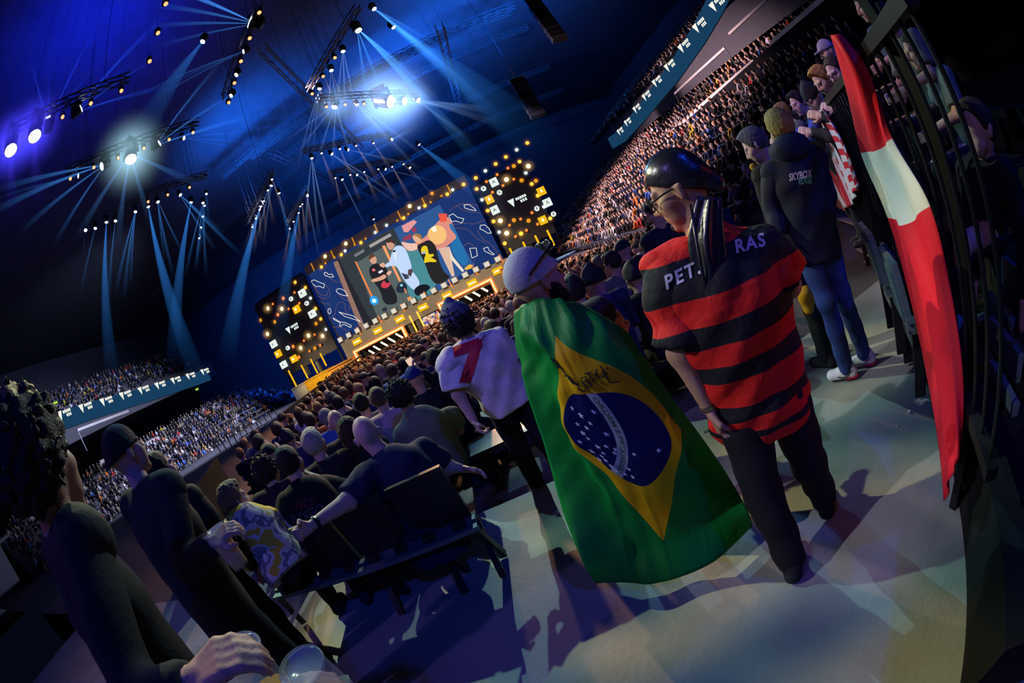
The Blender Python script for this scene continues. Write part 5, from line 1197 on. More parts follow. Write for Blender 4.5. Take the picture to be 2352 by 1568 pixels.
pb, Jb = near('bald man in a dark navy shirt leaning with both arms on the bench', (846, 1002), 2.55, -14, -16, -18, 'bald', top=(.012, .018, .045), neck=(893, 1042, 2.5), pelvis=(985, 1215, 2.38), skin=(.55, .33, .27), girth=1.25, sleeve=.92, loose=1.12, hem=.2, topname='shirt', hres=.007, drape=.008,
              Jx=dict(sl=(848, 1092, 2.42), sr=(975, 1036, 2.55), el=(800, 1150, 2.32), wl=(714, 1207, 2.2), er=(1022, 1070, 2.55), wr=(1062, 1076, 2.5)), hands={'l': dict(curl=1.3), 'r': dict(curl=.5)})
wr_ = n3(Jb['wl']) + (n3(Jb['el']) - n3(Jb['wl'])) * .12; MB().lathe([(.036, -.012), (.039, 0), (.036, .012)], wr_, n3(Jb['wl']) - n3(Jb['el']), 14).build('watch', M['plastic'], pb, pb.location)
pd, Jd = near('dark-haired man in a black printed shirt with a hand at his face', (668, 1066), 2.9, -18, -10, -6, 'crop', top=(.010, .010, .013), neck=(692, 1112, 2.86), pelvis=(770, 1235, 2.7), sleeve=.9, loose=1.15, hem=.15, hres=.007, Jx=dict(er=(800, 1128, 2.95), wr=(726, 1096, 3.0), sr=(748, 1118, 2.9), sl=(662, 1158, 2.8), el=(655, 1225, 2.75), wl=(700, 1240, 2.95)), hands={'r': dict(curl=1.1)})
bv = bvh_of(child(pd, 'shirt')); stamp(*TXT['NCS'], (700, 1158), (22, -8), (-6, -26), bv, 'print', mat('faded_red_print', (.22, .02, .04), .7), pd); stamp(*TXT['BING'], (706, 1180), (24, -9), (-6, -28), bv, 'print', mat('faded_grey_print', (.16, .12, .14), .7), pd)
def camo(name, cols, scale):
    m = bpy.data.materials.new(name); m.use_nodes = True; nt = m.node_tree; b = nt.nodes['Principled BSDF']; b.inputs['Roughness'].default_value = .8
    tc = nt.nodes.new('ShaderNodeTexCoord'); nz = nt.nodes.new('ShaderNodeTexNoise'); nz.inputs['Scale'].default_value = scale; nt.links.new(tc.outputs['Object'], nz.inputs[0]); cr = nt.nodes.new('ShaderNodeValToRGB'); cr.color_ramp.interpolation = 'CONSTANT'
    el = cr.color_ramp.elements
    while len(el) < len(cols): el.new(.5)
    for i, (e, c) in enumerate(zip(el, cols)): e.position = 0 if i == 0 else .36 + .3 * i / len(cols); e.color = (*c, 1)
    nt.links.new(nz.outputs['Fac'], cr.inputs['Fac']); nt.links.new(cr.outputs['Color'], b.inputs['Base Color']); return m
M['boyshirt'] = camo('yellow_white_pattern', [(.55, .40, .02), (.55, .53, .45), (.16, .17, .18), (.6, .58, .5)], 8)
near('boy with tousled fair-brown hair in a yellow and white patterned shirt', (540, 1152), 2.7, -10, 25, -10, 'short', (.16, .10, .05), neck=(562, 1192, 2.66), pelvis=(640, 1285, 2.5), sleeve=.95, loose=1.2, shirtmat=M['boyshirt'], hs=.92, Jx=dict(sl=(540, 1222, 2.6), sr=(622, 1195, 2.75), er=(665, 1225, 2.75), wr=(680, 1212, 2.9)), skin=(.5, .33, .26))
near('grey-haired man in a black shirt right behind the bald man in navy', (724, 1022), 3.45, -14, -5, 0, 'short', (.36, .34, .32), neck=(742, 1062, 3.4), girth=1.1)
near('bald man in black in the second row beside a long-haired woman', (776, 972), 3.95, -14, -20, -8, 'bald', neck=(795, 1005, 3.9), skin=(.5, .34, .28))
near('woman with long brown hair between two bald men', (806, 992), 3.5, -16, 5, -12, 'long', (.05, .022, .012), neck=(822, 1030, 3.45), hs=.95)
near('person with big black curly hair in an olive-grey shirt', (924, 914), 3.5, -8, -16, -6, 'curly', (.008, .008, .010), (.085, .10, .08), neck=(955, 952, 3.45), girth=1.25, loose=1.1, sleeve=.9, skin=(.22, .13, .09), Jx=dict(sr=(1038, 955, 3.5), sl=(925, 1000, 3.45)))
near('man with cropped brown hair in a pale pink-grey shirt', (872, 918), 4.15, -12, -10, 0, 'crop', (.10, .07, .045), (.42, .34, .40), neck=(886, 950, 4.1))
near('man with a dark crew cut in a light grey hoodie left of the pink-grey shirt', (832, 930), 4.5, -14, -25, 0, 'crop', (.012, .012, .014), (.26, .25, .28), neck=(844, 960, 4.5))
near('man in a royal blue cap and black jacket', (956, 872), 4.3, -8, -14, -4, 'cap', (.012, .03, .22), neck=(975, 905, 4.3), girth=1.15)
pp, Jp = near('spectator in a dark jacket holding up a lit phone', (1000, 826), 4.7, -8, -10, 0, 'crop', neck=(1012, 852, 4.7), Jx=dict(el=(1010, 885, 4.4), wl=(966, 852, 4.35)), hands={'l': dict(curl=.9)})
ph = H(946, 836, 4.32); R = Matrix.Rotation(math.radians(12), 3, 'Z') @ Matrix.Rotation(math.radians(-8), 3, 'Y'); po_ = MB().box(ph, (.078, .012, .155), R).build('smartphone', M['plastic'], origin=ph); tag(po_, 'lit smartphone filming the stage, held up over the crowd', 'phone')
MB().box(ph + R @ Vector((0, -.008, 0)), (.07, .003, .142), R).build('phone_screen', glow('phone_screen_glow', (.9, .62, .5), .9), po_, ph)
MB().box(ph + R @ Vector((0, -.011, -.045)), (.07, .002, .045), R).build('phone_picture', glow('phone_picture_glow', (.10, .09, .09), .6), po_, ph)
near('person with dark wavy hair at the left end of the second row', (617, 1088), 3.35, -14, -5, -10, 'curly', (.014, .014, .016), neck=(632, 1120, 3.3), hs=.92)
near('man in a black beanie and navy jacket right of the flag wearer', (1366, 652), 3.5, -10, -40, -6, 'beanie', (.010, .012, .022), (.02, .022, .08), neck=(1380, 690, 3.5), skin=(.5, .3, .34))
near('man with dark tousled hair and violet collar close behind the bearded face', (1322, 672), 3.3, -6, 10, -6, 'short', (.012, .012, .014), (.04, .03, .14), neck=(1340, 706, 3.3))
near('man in a dark cap turned left, right of the flag wearer farther back', (1432, 578), 5.2, -25, -62, -6, 'cap', (.012, .03, .035), neck=(1442, 602, 5.2), zf=-.1)
near('person with pinned dark hair and grey scarf left of the striped jersey', (1408, 606), 4.6, -14, -35, -10, 'short', (.03, .02, .016), (.16, .15, .14), neck=(1418, 636, 4.6))
near('person in a mottled tan jacket left of the striped jersey', (1380, 612), 4.9, -14, -20, -10, 'crop', (.12, .09, .06), (.30, .22, .10), neck=(1394, 640, 4.9))
near('dark-haired man with his head bowed left of the striped-jersey man', (1504, 488), 4.3, -10, -60, -28, 'crop', (.012, .01, .012), (.014, .016, .03), neck=(1512, 528, 4.3), zf=0, seat=False)
pg, Jg = near('grey-haired man in dark clothes and mustard scarf bending past the hoodie', (1738, 335), 3.15, -20, -42, -24, 'short', (.07, .07, .11), (.012, .013, .018), neck=(1768, 382, 3.2), seat=False, zf=0, skin=(.5, .34, .36), hem=.12, loose=1.1, Jx=dict(pelvis=(1838, 610, 3.2)))
for a_, b_, c_ in (((1730, 384, 3.1), (1742, 402, 3.08), .03), ((1850, 672, 3.05), (1858, 705, 3.05), .07), ((1912, 640, 3.15), (1922, 668, 3.15), .07)): part(pg, 'mustard_cloth', surf([('c', n3(H(*a_)), n3(H(*b_)), c_, c_ * .8)], .012, .02, noise=wrinkle(.006, 1, 50)), M['cloth'], (.45, .26, .015))
# left foreground group
pl, Jl = near('young man in a backward cap, dark jacket and chain holding a beer', (292, 1046), 2.1, 0, 12, 4, 'capback', (.008, .009, .012), (.014, .017, .022), neck=(334, 1122, 2.05), seat=False, zf=0, loose=1.15, girth=1.1, hem=.16, skin=(.46, .28, .24), hres=.006, Jx=dict(er=(430, 1300, 1.75), wr=(492, 1244, 1.62)), hands={'r': dict(curl=1.2, d=Vector((.55, .25, .1)), n=(-.4, -.6, .6))}, topname='jacket')
nb = n3(Jl['neck']); RB = frame(0); MB().tube([nb + RB @ n3((.10 * math.sin(a), .02 + .09 * math.cos(a) + .02, -.02 - .06 * max(0, math.cos(a)))) for a in [i * math.pi / 8 - math.pi for i in range(17)]], .004, 6).build('chain', mat('silver_chain', (.6, .6, .6), .25, metal=1.), pl, pl.location)
near('dark-haired man in a black jacket behind the young man in the backward cap', (373, 1086), 2.7, 5, 15, 0, 'crop', (.008, .008, .010), (.010, .012, .016), neck=(402, 1140, 2.65), seat=False, zf=0, skin=(.42, .22, .24), topname='jacket')
pq, Jq = near('dark silhouetted person with big hair at the far left edge', (95, 1085), 1.08, 10, -25, 0, 'curly', (.020, .012, .014), (.008, .009, .014), neck=(140, 1205, 1.12), seat=False, zf=0, Jx=dict(er=(330, 1600, .80), wr=(455, 1562, .66)), hands={'r': dict(curl=.9, d=Vector((.8, .3, .25)), n=(-.5, -.5, .6))}, hs=1.12, topname='jacket', skin=(.42, .24, .2))

# cups
def cup(label, p, axis, s=1.0, beer=None):
    axis = Vector(axis).normalized(); root = tag(new_obj('plastic_cup', None, loc=p), label, 'cup'); c = Vector(p)
    MB().lathe([(.030 * s, 0), (.033 * s, .03 * s), (.043 * s, .135 * s), (.045 * s, .138 * s), (.041 * s, .134 * s), (.031 * s, .006 * s)], c, axis, 20).build('cup_wall', M['clear'], root, c, True)
    MB().lathe([(.0455 * s, .134 * s), (.047 * s, .138 * s), (.0455 * s, .142 * s), (.043 * s, .138 * s)], c, axis, 20).build('rim', M['clear'], root, c, True)
    if beer: MB().lathe([(.0295 * s, .007 * s), (.033 * s, .04 * s), (.0365 * s, beer * s)], c, axis, 20).build('beer', M['beer'], root, c)
    return root
M['clear'] = mat('clear_plastic', (.55, .58, .75), .15, var=.05); _b = M['clear'].node_tree.nodes['Principled BSDF']; _b.inputs['Alpha'].default_value = .2
M['beer'] = mat('beer', (.85, .42, .02), .15, var=.1)
cup('plastic cup of golden beer held by the man in the backward cap', H(556, 1300, 1.60), Vector((-.10, 0, 1)), 1.2, .095)
cup('clear cup with a little beer held by the dark person at the far left', H(545, 1492, .63) - Vector((.1, .05, 1)).normalized() * .138, Vector((.1, .05, 1)), 1.0, .05)
cup('clear cup with violet gleam at the bottom edge of the picture', H(692, 1532, .58) - Vector((0, -.1, 1)).normalized() * .138, Vector((0, -.1, 1)), 1.0)
hp_ = H(775, 1566, .60); fr_ = frame(20)
ar_ = [surf(hand_prims(n3(hp_) - n3((-.02, .09, .03)), (-.35, .75, .35), (.75, .1, .5), 1, .95), .0055, .008), surf([('c', n3(hp_) - n3((-.02, .09, .03)), n3((.05, -.22, 1.02)), .028, .045), ('c', n3((.05, -.22, 1.02)), n3((-.05, -.35, 1.32)), .05, .055), ('c', n3((-.05, -.38, 1.36)), n3((-.25, -.40, 1.36)), .08, .08), ('c', n3((-.15, -.40, 1.3)), n3((-.15, -.42, .85)), .15, .14), ('c', n3((-.15, -.40, 1.4)), n3((-.15, -.38, 1.55)), .06, .055), ('e', n3((-.15, -.38, 1.64)), (.08, .10, .12)), ('c', n3((-.24, -.42, .85)), n3((-.25, -.42, .08)), .09, .05), ('c', n3((-.06, -.42, .85)), n3((-.05, -.42, .08)), .09, .05)], .016, .03)]
pz_ = new_obj('person', npmesh('person', cat(*ar_), (-.15, -.42, 0), M['skin']), loc=(-.15, -.42, 0)); pz_.color = (.5, .3, .25, 1); tag(pz_, 'person outside the frame whose hand reaches in beside the violet-gleaming cup', 'person')
o = part(pz_, 'shirt', surf([('c', n3((-.15, -.40, 1.28)), n3((-.15, -.42, .85)), .17, .16), ('c', n3((-.33, -.38, 1.36)), n3((.0, -.38, 1.36)), .08, .08), ('c', n3((-.03, -.36, 1.33)), n3((.05, -.22, 1.03)), .075, .062)], .016, .03), M['cloth'], (.012, .013, .017))

# ---- bench in the foreground with backrests
ba, bb = PZ(632, 1372, .44), PZ(1098, 1208, .44); bdv = (bb - ba).normalized(); bnv = Vector((-bdv.y, bdv.x, 0)); ba.z = bb.z = 0
bn = tag(new_obj('bleacher_bench', None, loc=(ba + bb) / 2), 'foreground bleacher bench with metal edge slats and black backrests', 'bench'); b0 = bn.location.copy()
def bp(t, o, z): return ba + (bb - ba) * t + bnv * o + Vector((0, 0, z))
M['slat'] = mat('dull_aluminium', (.16, .19, .20), .5, metal=.5)
for o_, z_ in ((0, .44), (.07, .455)): MB().bar(bp(0, o_, z_), bp(1, o_, z_), .05, .03).build('slat', M['slat'], bn, b0)
MB().bar(bp(0, .28, .445), bp(1, .28, .445), .36, .03).build('seat_plank', M['plastic'], bn, b0)
for k in range(4):
    t0, t1 = k / 4 + .012, (k + 1) / 4 - .012
    q_ = [bp(t0, .10, .47), bp(t1, .10, .47), bp(t1, .04, .84), bp(t0, .04, .84)]; MB().add(q_ + [p + bnv * .035 for p in q_], [(0, 1, 2, 3), (7, 6, 5, 4), (0, 4, 5, 1), (2, 6, 7, 3), (0, 3, 7, 4), (1, 5, 6, 2)]).build('backrest', M['plastic'], bn, b0)
    for t in (t0 + .05, t1 - .05): MB().box(bp(t, .04, .475), (.07, .05, .04), Matrix((bdv, bnv, Vector((0, 0, 1)))).transposed()).build('bracket', M['plastic'], bn, b0)
MB().bar(bp(0, .03, .86), bp(.16, .03, .86), .03, .02).build('backrest_trim', M['slat'], bn, b0)
f1 = PZ(655, 1466, .0); MB().bar(bp(.19, .05, .42), f1 + Vector((0, 0, .02)), .055, .03).build('leg', mat('pale_leg', (.45, .45, .42), .5), bn, b0)
MB().bar(bp(.01, .02, .42), PZ(700, 1432, .0) + Vector((0, 0, .03)), .05).build('leg', M['black'], bn, b0)
for t in (.5, .8, .97):
    MB().bar(bp(t, .05, .42), bp(t + .015, .25, .02), .05).build('leg', M['black'], bn, b0); MB().bar(bp(t, .3, .42), bp(t, .02, .02), .04).build('leg', M['black'], bn, b0)
# dark side panel at the left end of the seating block
a, b = H(395, 1128, 5.4), H(505, 1062, 9.0); pnl = MB(); dz_ = Vector((0, 0, 1.3)); ex = Vector((-.06, -.03, 0)); a.z = .92; b.z = .98
pnl.add([a, b, b - dz_, a - dz_, a + ex, b + ex, b - dz_ + ex, a - dz_ + ex], [(0, 1, 2, 3), (7, 6, 5, 4), (0, 4, 5, 1), (2, 6, 7, 3), (0, 3, 7, 4), (1, 5, 6, 2)])
struct('wall_block_side', pnl, mat('block_side_panel', (.012, .02, .028), .95, spec=.05))

# ---- barrier, hung flags, leaning spectators and folded seats on the right
B0, BD = Vector((1.40, .66, 0)), Vector((.713, .701, 0)).normalized(); BN = Vector((BD.y, -BD.x, 0))
def bar_at(x, y, off=0.):       # picture point on the upright plane of the barrier, `off` metres to the near side
    d = pdir(x, y); o = B0 - BN * off; t = (o - EYE).dot(BN) / d.dot(BN); return EYE + d * t
br0 = tag(new_obj('barrier_railing', None, loc=B0), 'black steel barrier with upright bars on the right', 'railing')
RZ = 1.84
MB().bar(B0 + BD * -.5 + Vector((0, 0, RZ)), B0 + BD * 4.4 + Vector((0, 0, RZ)), .05).build('top_rail', M['black'], br0, B0)
MB().bar(B0 + BD * -.5 + Vector((0, 0, .62)), B0 + BD * 4.4 + Vector((0, 0, .62)), .05).build('bottom_rail', M['black'], br0, B0)
M['barm'] = mat('worn_black_bar', (.02, .022, .025), .35, metal=.6)
MB().bar(bar_at(1921, 84, -.03), Vector((bar_at(1921, 84, -.03).x, bar_at(1921, 84, -.03).y, 1.8)), .03).build('banner_pole', M['barm'], br0, B0)
for k in range(40): MB().tube([B0 + BD * (-.45 + .122 * k) + Vector((0, 0, .62)), B0 + BD * (-.45 + .122 * k) + Vector((0, 0, RZ))], .009, 6).build('bar', M['barm'], br0, B0)
for k in range(4): MB().bar(B0 + BD * (-.02 + 1.3 * k) + BN * .05 + Vector((0, 0, 0)), B0 + BD * (-.02 + 1.3 * k) + BN * .05 + Vector((0, 0, RZ + (.55 if k == 0 else 0))), .045).build('post', M['barm'], br0, B0)
M['matt'] = mat('matt_black_deck', (.010, .011, .013), .95, spec=.05)
# stepped platform behind it
for k in range(5):
    s_ = MB(); c = B0 + BD * 1.7 + BN * (.38 + .62 * k) + Vector((0, 0, (.42 + .34 * k) / 2)); s_.box(c, (5.4, .6, .42 + .34 * k), Matrix((BD, BN, Vector((0, 0, 1)))).transposed()); struct('floor_terrace_%d' % (k + 1), s_, M['matt'])
# big red and white banner
rows = [(0, [(1915, 80), (1920, 80), (1927, 84)]), (.15, [(1943, 190), (1968, 172), (1992, 165)]), (.30, [(1980, 350), (2013, 346), (2050, 318)]), (.5, [(2040, 492), (2074, 512), (2132, 470)]), (.7, [(2096, 690), (2135, 700), (2178, 660)]), (.85, [(2136, 880), (2165, 880), (2206, 850)]), (1, [(2171, 1150), (2183, 1095), (2209, 1030)])]
grid = [[bar_at(x, y, .05 + (.05 if i == 1 else 0)) for i, (x, y) in enumerate(p)] for v, p in rows]
bm_ = uvmat('red_white_red_banner', lambda op, mix, x, y: mix(op('MULTIPLY', op('LESS_THAN', y, .70), op('GREATER_THAN', y, .495)), (.62, .008, .03), (.62, .64, .64)), .6, .2)
o, _ = sheet('banner', grid, [0, .5, 1], [r[0] for r in rows], 40, 90, bm_, B0, None, .004, lambda u, v: .018 * np.sin(u * 15 + v * 2) * (1 - .4 * v)); tag(o, 'long red and white banner hanging over the barrier on the right', 'flag')
# striped flag with star field, orange flag and red-white cloth farther along
def hang(label, rows, m, disp=.02, f=14):
    g = [[bar_at(x, y, .06) for x, y in p] for v, p in rows]; n = len(g[0]); org = g[0][0]
    o, e = sheet('hung_flag', g, [i / (n - 1) for i in range(n)], [r[0] for r in rows], 36, 40, m, org, None, .004, lambda u, v: disp * np.sin(u * f + 2 * v)); tag(o, label, 'flag'); return o, e
def stripes(op, mix, x, y):
    s = op('GREATER_THAN', op('FRACT', op('MULTIPLY', x, 3.5)), .5); c = op('MULTIPLY', op('LESS_THAN', x, .42), op('GREATER_THAN', y, .55))
    st = op('LESS_THAN', op('ADD', op('POWER', op('SUBTRACT', op('FRACT', op('MULTIPLY', x, 14.0)), .5), 2.0), op('POWER', op('SUBTRACT', op('FRACT', op('MULTIPLY', y, 14.0)), .5), 2.0)), .07)
    return mix(c, mix(s, (.60, .63, .66), (.50, .012, .03)), mix(st, (.02, .03, .14), (.6, .6, .65)))
hang('striped red and white flag with a blue star field hung on the barrier', [(0, [(1848, 290), (1866, 276), (1882, 262)]), (.5, [(1898, 395), (1915, 380), (1932, 362)]), (1, [(1938, 478), (1952, 474), (1966, 452)])], uvmat('stars_and_stripes_cloth', stripes, .7, .15))
def wavy(op, mix, x, y):
    return mix(op('GREATER_THAN', op('FRACT', op('ADD', op('MULTIPLY', y, 6.5), op('MULTIPLY', op('SINE', op('MULTIPLY', x, 9.0)), .3))), .5), (.55, .56, .66), (.50, .012, .04))
hang('red and white banded flag folded over the barrier beside the star flag', [(0, [(1876, 258), (1884, 252), (1893, 248)]), (.5, [(1918, 350), (1930, 342), (1943, 335)]), (1, [(1955, 448), (1964, 440), (1972, 428)])], uvmat('banded_cloth', wavy, .7, .15))
hang('narrow orange flag hung at the far end of the barrier flags', [(0, [(1828, 300), (1838, 296), (1846, 291)]), (.5, [(1868, 372), (1878, 378), (1888, 376)]), (1, [(1908, 440), (1916, 452), (1926, 452)])], uvmat('orange_cloth', lambda op, mix, x, y: mix(x, (.85, .16, .01), (.75, .12, .01)), .7, .2))
hang('dark red cloth with a pale printed edge below the orange flag', [(0, [(1905, 432), (1915, 440), (1925, 448)]), (.5, [(1915, 455), (1925, 462), (1935, 468)]), (1, [(1922, 475), (1932, 480), (1942, 484)])], uvmat('dark_red_cloth', lambda op, mix, x, y: mix(op('GREATER_THAN', y, .85), (.20, .03, .03), (.5, .45, .4)), .7, .1))
def leaner(label, hp, hd, hface, hpitch, hair, hc, top, gl=False, **k):
    h_ = H(*hp, hd); out = BN; n_ = h_ + out * .07 - Vector((0, 0, .14)); pe = Vector((n_.x, n_.y, 1.28)) + out * .30 + BD * .0
    az = math.degrees(math.atan2(-out.x, -out.y)); rt = Vector(frame(az)[:, 0])
    J = dict(head=h_, neck=n_, pelvis=pe)
    for s_, q in (('l', -1), ('r', 1)):
        J['k' + s_] = Vector((pe.x, pe.y, .88)) + rt * q * .1; J['a' + s_] = Vector((pe.x, pe.y, .52)) + rt * q * .1
        J['e' + s_] = n_ + rt * q * .24 - out * .1 - Vector((0, 0, .20)); J['w' + s_] = n_ + rt * q * .12 - out * .26 - Vector((0, 0, .12))
    r = human(J, label, az, hface, hpitch, hair=hair, haircol=hc, top=top, sleeve=2, res=.017, hres=.009, group=None, base=(pe.x, pe.y, .42), **k)
    if gl: glasses(r, J['head'], head_frame(hface, hpitch))
    for s_ in (-1, 1):
        T = lambda x, y, z: n3(J['head']) + head_frame(hface, hpitch) @ n3((x, y, z)); part(r, 'eye', surf([('e', T(s_ * .033, .084, .014), (.013, .009, .007), head_frame(hface, hpitch))], .004, .004), M['cloth'], (.04, .03, .03))
    return r
leaner('blond man leaning over the barrier and looking down left', (1893, 186), 3.75, -70, -28, 'short', (.42, .24, .06), (.03, .03, .04), skin=(.62, .44, .34))
leaner('dark-haired man in glasses beside the leaning blond man', (1924, 166), 3.6, -80, -22, 'crop', (.05, .035, .025), (.05, .04, .05), True, skin=(.55, .36, .40))
leaner('man in a dark beanie and glasses at the barrier below the blond man', (1872, 226), 3.95, -70, -30, 'beanie', (.014, .016, .03), (.025, .025, .035), True, skin=(.58, .42, .40))
leaner('dark-haired young man in a bright blue shirt behind the barrier', (1836, 238), 4.6, -75, -16, 'short', (.02, .016, .018), (.05, .12, .50), skin=(.52, .34, .38))
leaner('fair-haired boy in a grey jacket at the far end of the barrier', (1802, 262), 4.7, -68, -14, 'short', (.30, .19, .08), (.10, .13, .14), skin=(.58, .42, .36), hs=.9)
leaner('spectator in a violet-lit white cap above the leaning blond man', (1903, 122), 4.6, -60, -10, 'cap', (.35, .32, .45), (.04, .04, .08))
# dim people high on the right
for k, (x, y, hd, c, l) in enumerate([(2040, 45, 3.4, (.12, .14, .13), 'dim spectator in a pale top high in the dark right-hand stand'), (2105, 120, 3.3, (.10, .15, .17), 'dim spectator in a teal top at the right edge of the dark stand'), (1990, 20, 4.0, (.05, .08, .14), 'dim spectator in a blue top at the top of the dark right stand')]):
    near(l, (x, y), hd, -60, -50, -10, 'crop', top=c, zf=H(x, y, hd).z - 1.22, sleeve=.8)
# seated spectator whose sneaker hangs beside the banner
kn = H(2212, 560, 1.95); an = H(2196, 706, 1.86); J = dict(head=H(2250, 300, 2.2), neck=H(2262, 372, 2.25), pelvis=H(2262, 520, 2.35), kl=kn, al=an, kr=kn + BD * .25 + Vector((0, 0, .02)), ar=an + BD * .28 + Vector((0, 0, .1)))
J['tl'] = -BN * .6 - BD * .6; J['tr'] = J['tl']
human(J, 'dark-clad seated spectator whose grey sneaker hangs by the banner', -60, -60, 0, top=(.008, .009, .012), bottom=(.008, .009, .012), shoe=(.30, .32, .34), sleeve=2, res=.017, hres=.011)
# folded tip-up seats
def seat(p, az, lab):
    R = Matrix.Rotation(-math.radians(az), 3, 'Z'); p = Vector(p); root = tag(new_obj('folding_seat', None, loc=p), lab, 'seat', 'folded seats in the right foreground')
    def bx(nm, c, sz, m, rx=0): MB().box(p + R @ Vector(c), sz, R @ Matrix.Rotation(rx, 3, 'X')).build(nm, m, root, p)
    bx('backrest', (0, 0, .62), (.44, .04, .42), M['seatp'], .12); bx('backrest_panel', (0, -.028, .62), (.34, .015, .30), M['seatp2'], .12); bx('seat_pan', (0, .10, .47), (.42, .05, .36), M['seatp'], -.12); bx('hinge_bar', (0, .06, .30), (.46, .05, .05), M['steel'])
    for q in (-1, 1): bx('side_bracket', (q * .22, .06, .20), (.03, .08, .40), M['black']); bx('arm_rest', (q * .23, .12, .50), (.04, .26, .03), M['seatp'])
M['seatp'] = mat('seat_shell', (.08, .12, .14), .4); M['seatp2'] = mat('seat_pad', (.05, .10, .13), .5)
azs = math.degrees(math.atan2(-BN.x, -BN.y))
for x, y, hd, lab in [(2285, 960, 1.85, 'second lowest folded seat at the right edge of the picture'), (2268, 1120, 1.72, 'lowest folded seat at the right edge of the picture'), (2300, 860, 2.1, 'third lowest folded seat at the right edge of the picture'), (2330, 700, 2.4, 'highest folded seat at the right edge of the picture'), (2010, 590, 3.0, 'farther folded seat behind the bars under the hung flags'), (2060, 660, 2.6, 'nearer folded seat behind the bars left of the banner')]:
    q_ = H(x, y, hd); seat((q_.x, q_.y, q_.z - .62), azs + (0 if x > 2200 else 180), lab)
for k, (pa, pb_) in enumerate([((1918, 498), (2005, 522)), ((1925, 545), (2010, 585)), ((1935, 575), (2000, 600))]):
    a, b = bar_at(*pa, -.15), bar_at(*pb_, -.15); b_ = MB(); b_.bar(a, b, .16, .03); r = b_.build('bench_plank', mat('worn_plank', (.30, .29, .30), .5), origin=a); tag(r, ['upper grey plank under the hung flags', 'middle grey plank under the hung flags', 'lowest grey plank under the hung flags'][k], 'plank')
# marks and scraps on the floor
t_ = PZ(1617, 993, .002); t2 = PZ(1642, 982, .002); tag(MB().bar(t_, t2, .03, .002).build('floor_tape', mat('grey_tape', (.06, .07, .08), .7), origin=t_), 'short strip of grey tape on the floor left of the striped jersey', 'tape')
for x, y, s_, l in [(2090, 944, .02, 'larger white crumb on the floor near the banner'), (2117, 928, .009, 'small white crumb near the larger one by the banner'), (2062, 978, .010, 'small white crumb left of the larger one by the banner')]:
    p = PZ(x, y, s_ * .45); q = MB().lathe([(s_ * .5, -.4 * s_), (s_ * .7, 0), (s_ * .35, .4 * s_)], p, (.3, .1, 1), 5); tag(q.build('paper_crumb', mat('white_crumb', (.7, .7, .68), .8), origin=p), l, 'scrap')

# ================================================================== the lighting rig: lamps on the ceiling trusses and emissive cones drawn as their beams in haze
bm = bpy.data.materials.new('emissive_beam_volume'); bm.use_nodes = True; bm.cycles.emission_sampling = 'NONE'; nt = bm.node_tree; nt.nodes.clear()  # shafts emit by themselves in place of scattered lamp light
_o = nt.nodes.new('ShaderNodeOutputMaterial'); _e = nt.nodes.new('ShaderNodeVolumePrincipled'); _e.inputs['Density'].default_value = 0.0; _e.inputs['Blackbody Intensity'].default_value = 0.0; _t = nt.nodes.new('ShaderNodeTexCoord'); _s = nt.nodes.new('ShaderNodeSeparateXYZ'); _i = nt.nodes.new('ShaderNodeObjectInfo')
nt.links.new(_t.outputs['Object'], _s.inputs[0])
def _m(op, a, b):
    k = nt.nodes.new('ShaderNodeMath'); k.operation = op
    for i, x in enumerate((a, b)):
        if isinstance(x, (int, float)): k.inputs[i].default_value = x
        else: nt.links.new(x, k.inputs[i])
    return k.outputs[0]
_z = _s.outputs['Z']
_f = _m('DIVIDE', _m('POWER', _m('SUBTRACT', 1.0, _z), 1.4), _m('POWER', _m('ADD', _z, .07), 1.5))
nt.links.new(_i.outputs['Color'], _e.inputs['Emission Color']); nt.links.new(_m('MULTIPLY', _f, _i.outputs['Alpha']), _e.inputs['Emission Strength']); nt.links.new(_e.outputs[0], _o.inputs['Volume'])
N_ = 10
CONE = mesh('emissive_beam', [(math.cos(2 * math.pi * i / N_) * .02, math.sin(2 * math.pi * i / N_) * .02, 0) for i in range(N_)] + [(math.cos(2 * math.pi * i / N_), math.sin(2 * math.pi * i / N_), 1) for i in range(N_)],
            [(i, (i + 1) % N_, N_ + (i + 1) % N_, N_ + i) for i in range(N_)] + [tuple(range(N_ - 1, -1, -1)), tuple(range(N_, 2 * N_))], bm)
EMIS_ROOT = tag(new_obj('emissive_haze', None, loc=(0, 20, 15)), 'emissive cones and balls drawn as blue light shafts and glows under the roof', 'emissive_haze', None, 'stuff'); HZ = Vector((0, 20, 15))
def rig_point(x, y):
    p = PZ(x, y, RIG_Z); hd = math.hypot(p.x, p.y)
    if hd > 37 or hd < 0 or p.z < CAM_H: p = H(x, y, 37)
    return p
BLUE = (.06, .32, 1.0); DEEP = (.02, .10, 1.0); PALE = (.30, .50, 1.0); WARM = (.75, .55, .62)
_hm = {}
_q = MB().tube([(0, 0, 0), (0, 0, 1)], .006, 5); CABLE = mesh('drop_cable', _q.v, _q.f, M['black'])
def head_mesh(kind):
    if kind in _hm: return _hm[kind]
    base_ = MB().box((0, 0, .30), (.34, .30, .14)); yoke = MB().box((-.2, 0, .10), (.05, .16, .36)).box((.2, 0, .10), (.05, .16, .36)).box((0, 0, .24), (.44, .16, .05))
    hd_ = MB().lathe([(.07, -.20), (.15, -.16), (.17, .05), (.17, .17), (.155, .19)], (0, 0, 0), (0, 0, 1), 12); ln = MB().lathe([(.15, .191), (.13, .21), (.02, .23)], (0, 0, 0), (0, 0, 1), 12)
    def mk(b, m): 
        me = mesh(kind, b.v, b.f); me.materials.append(m); return me
    _hm[kind] = (mk(base_, M['plastic']), mk(yoke, M['plastic']), mk(hd_, M['plastic']), mk(ln, M[kind])); return _hm[kind]
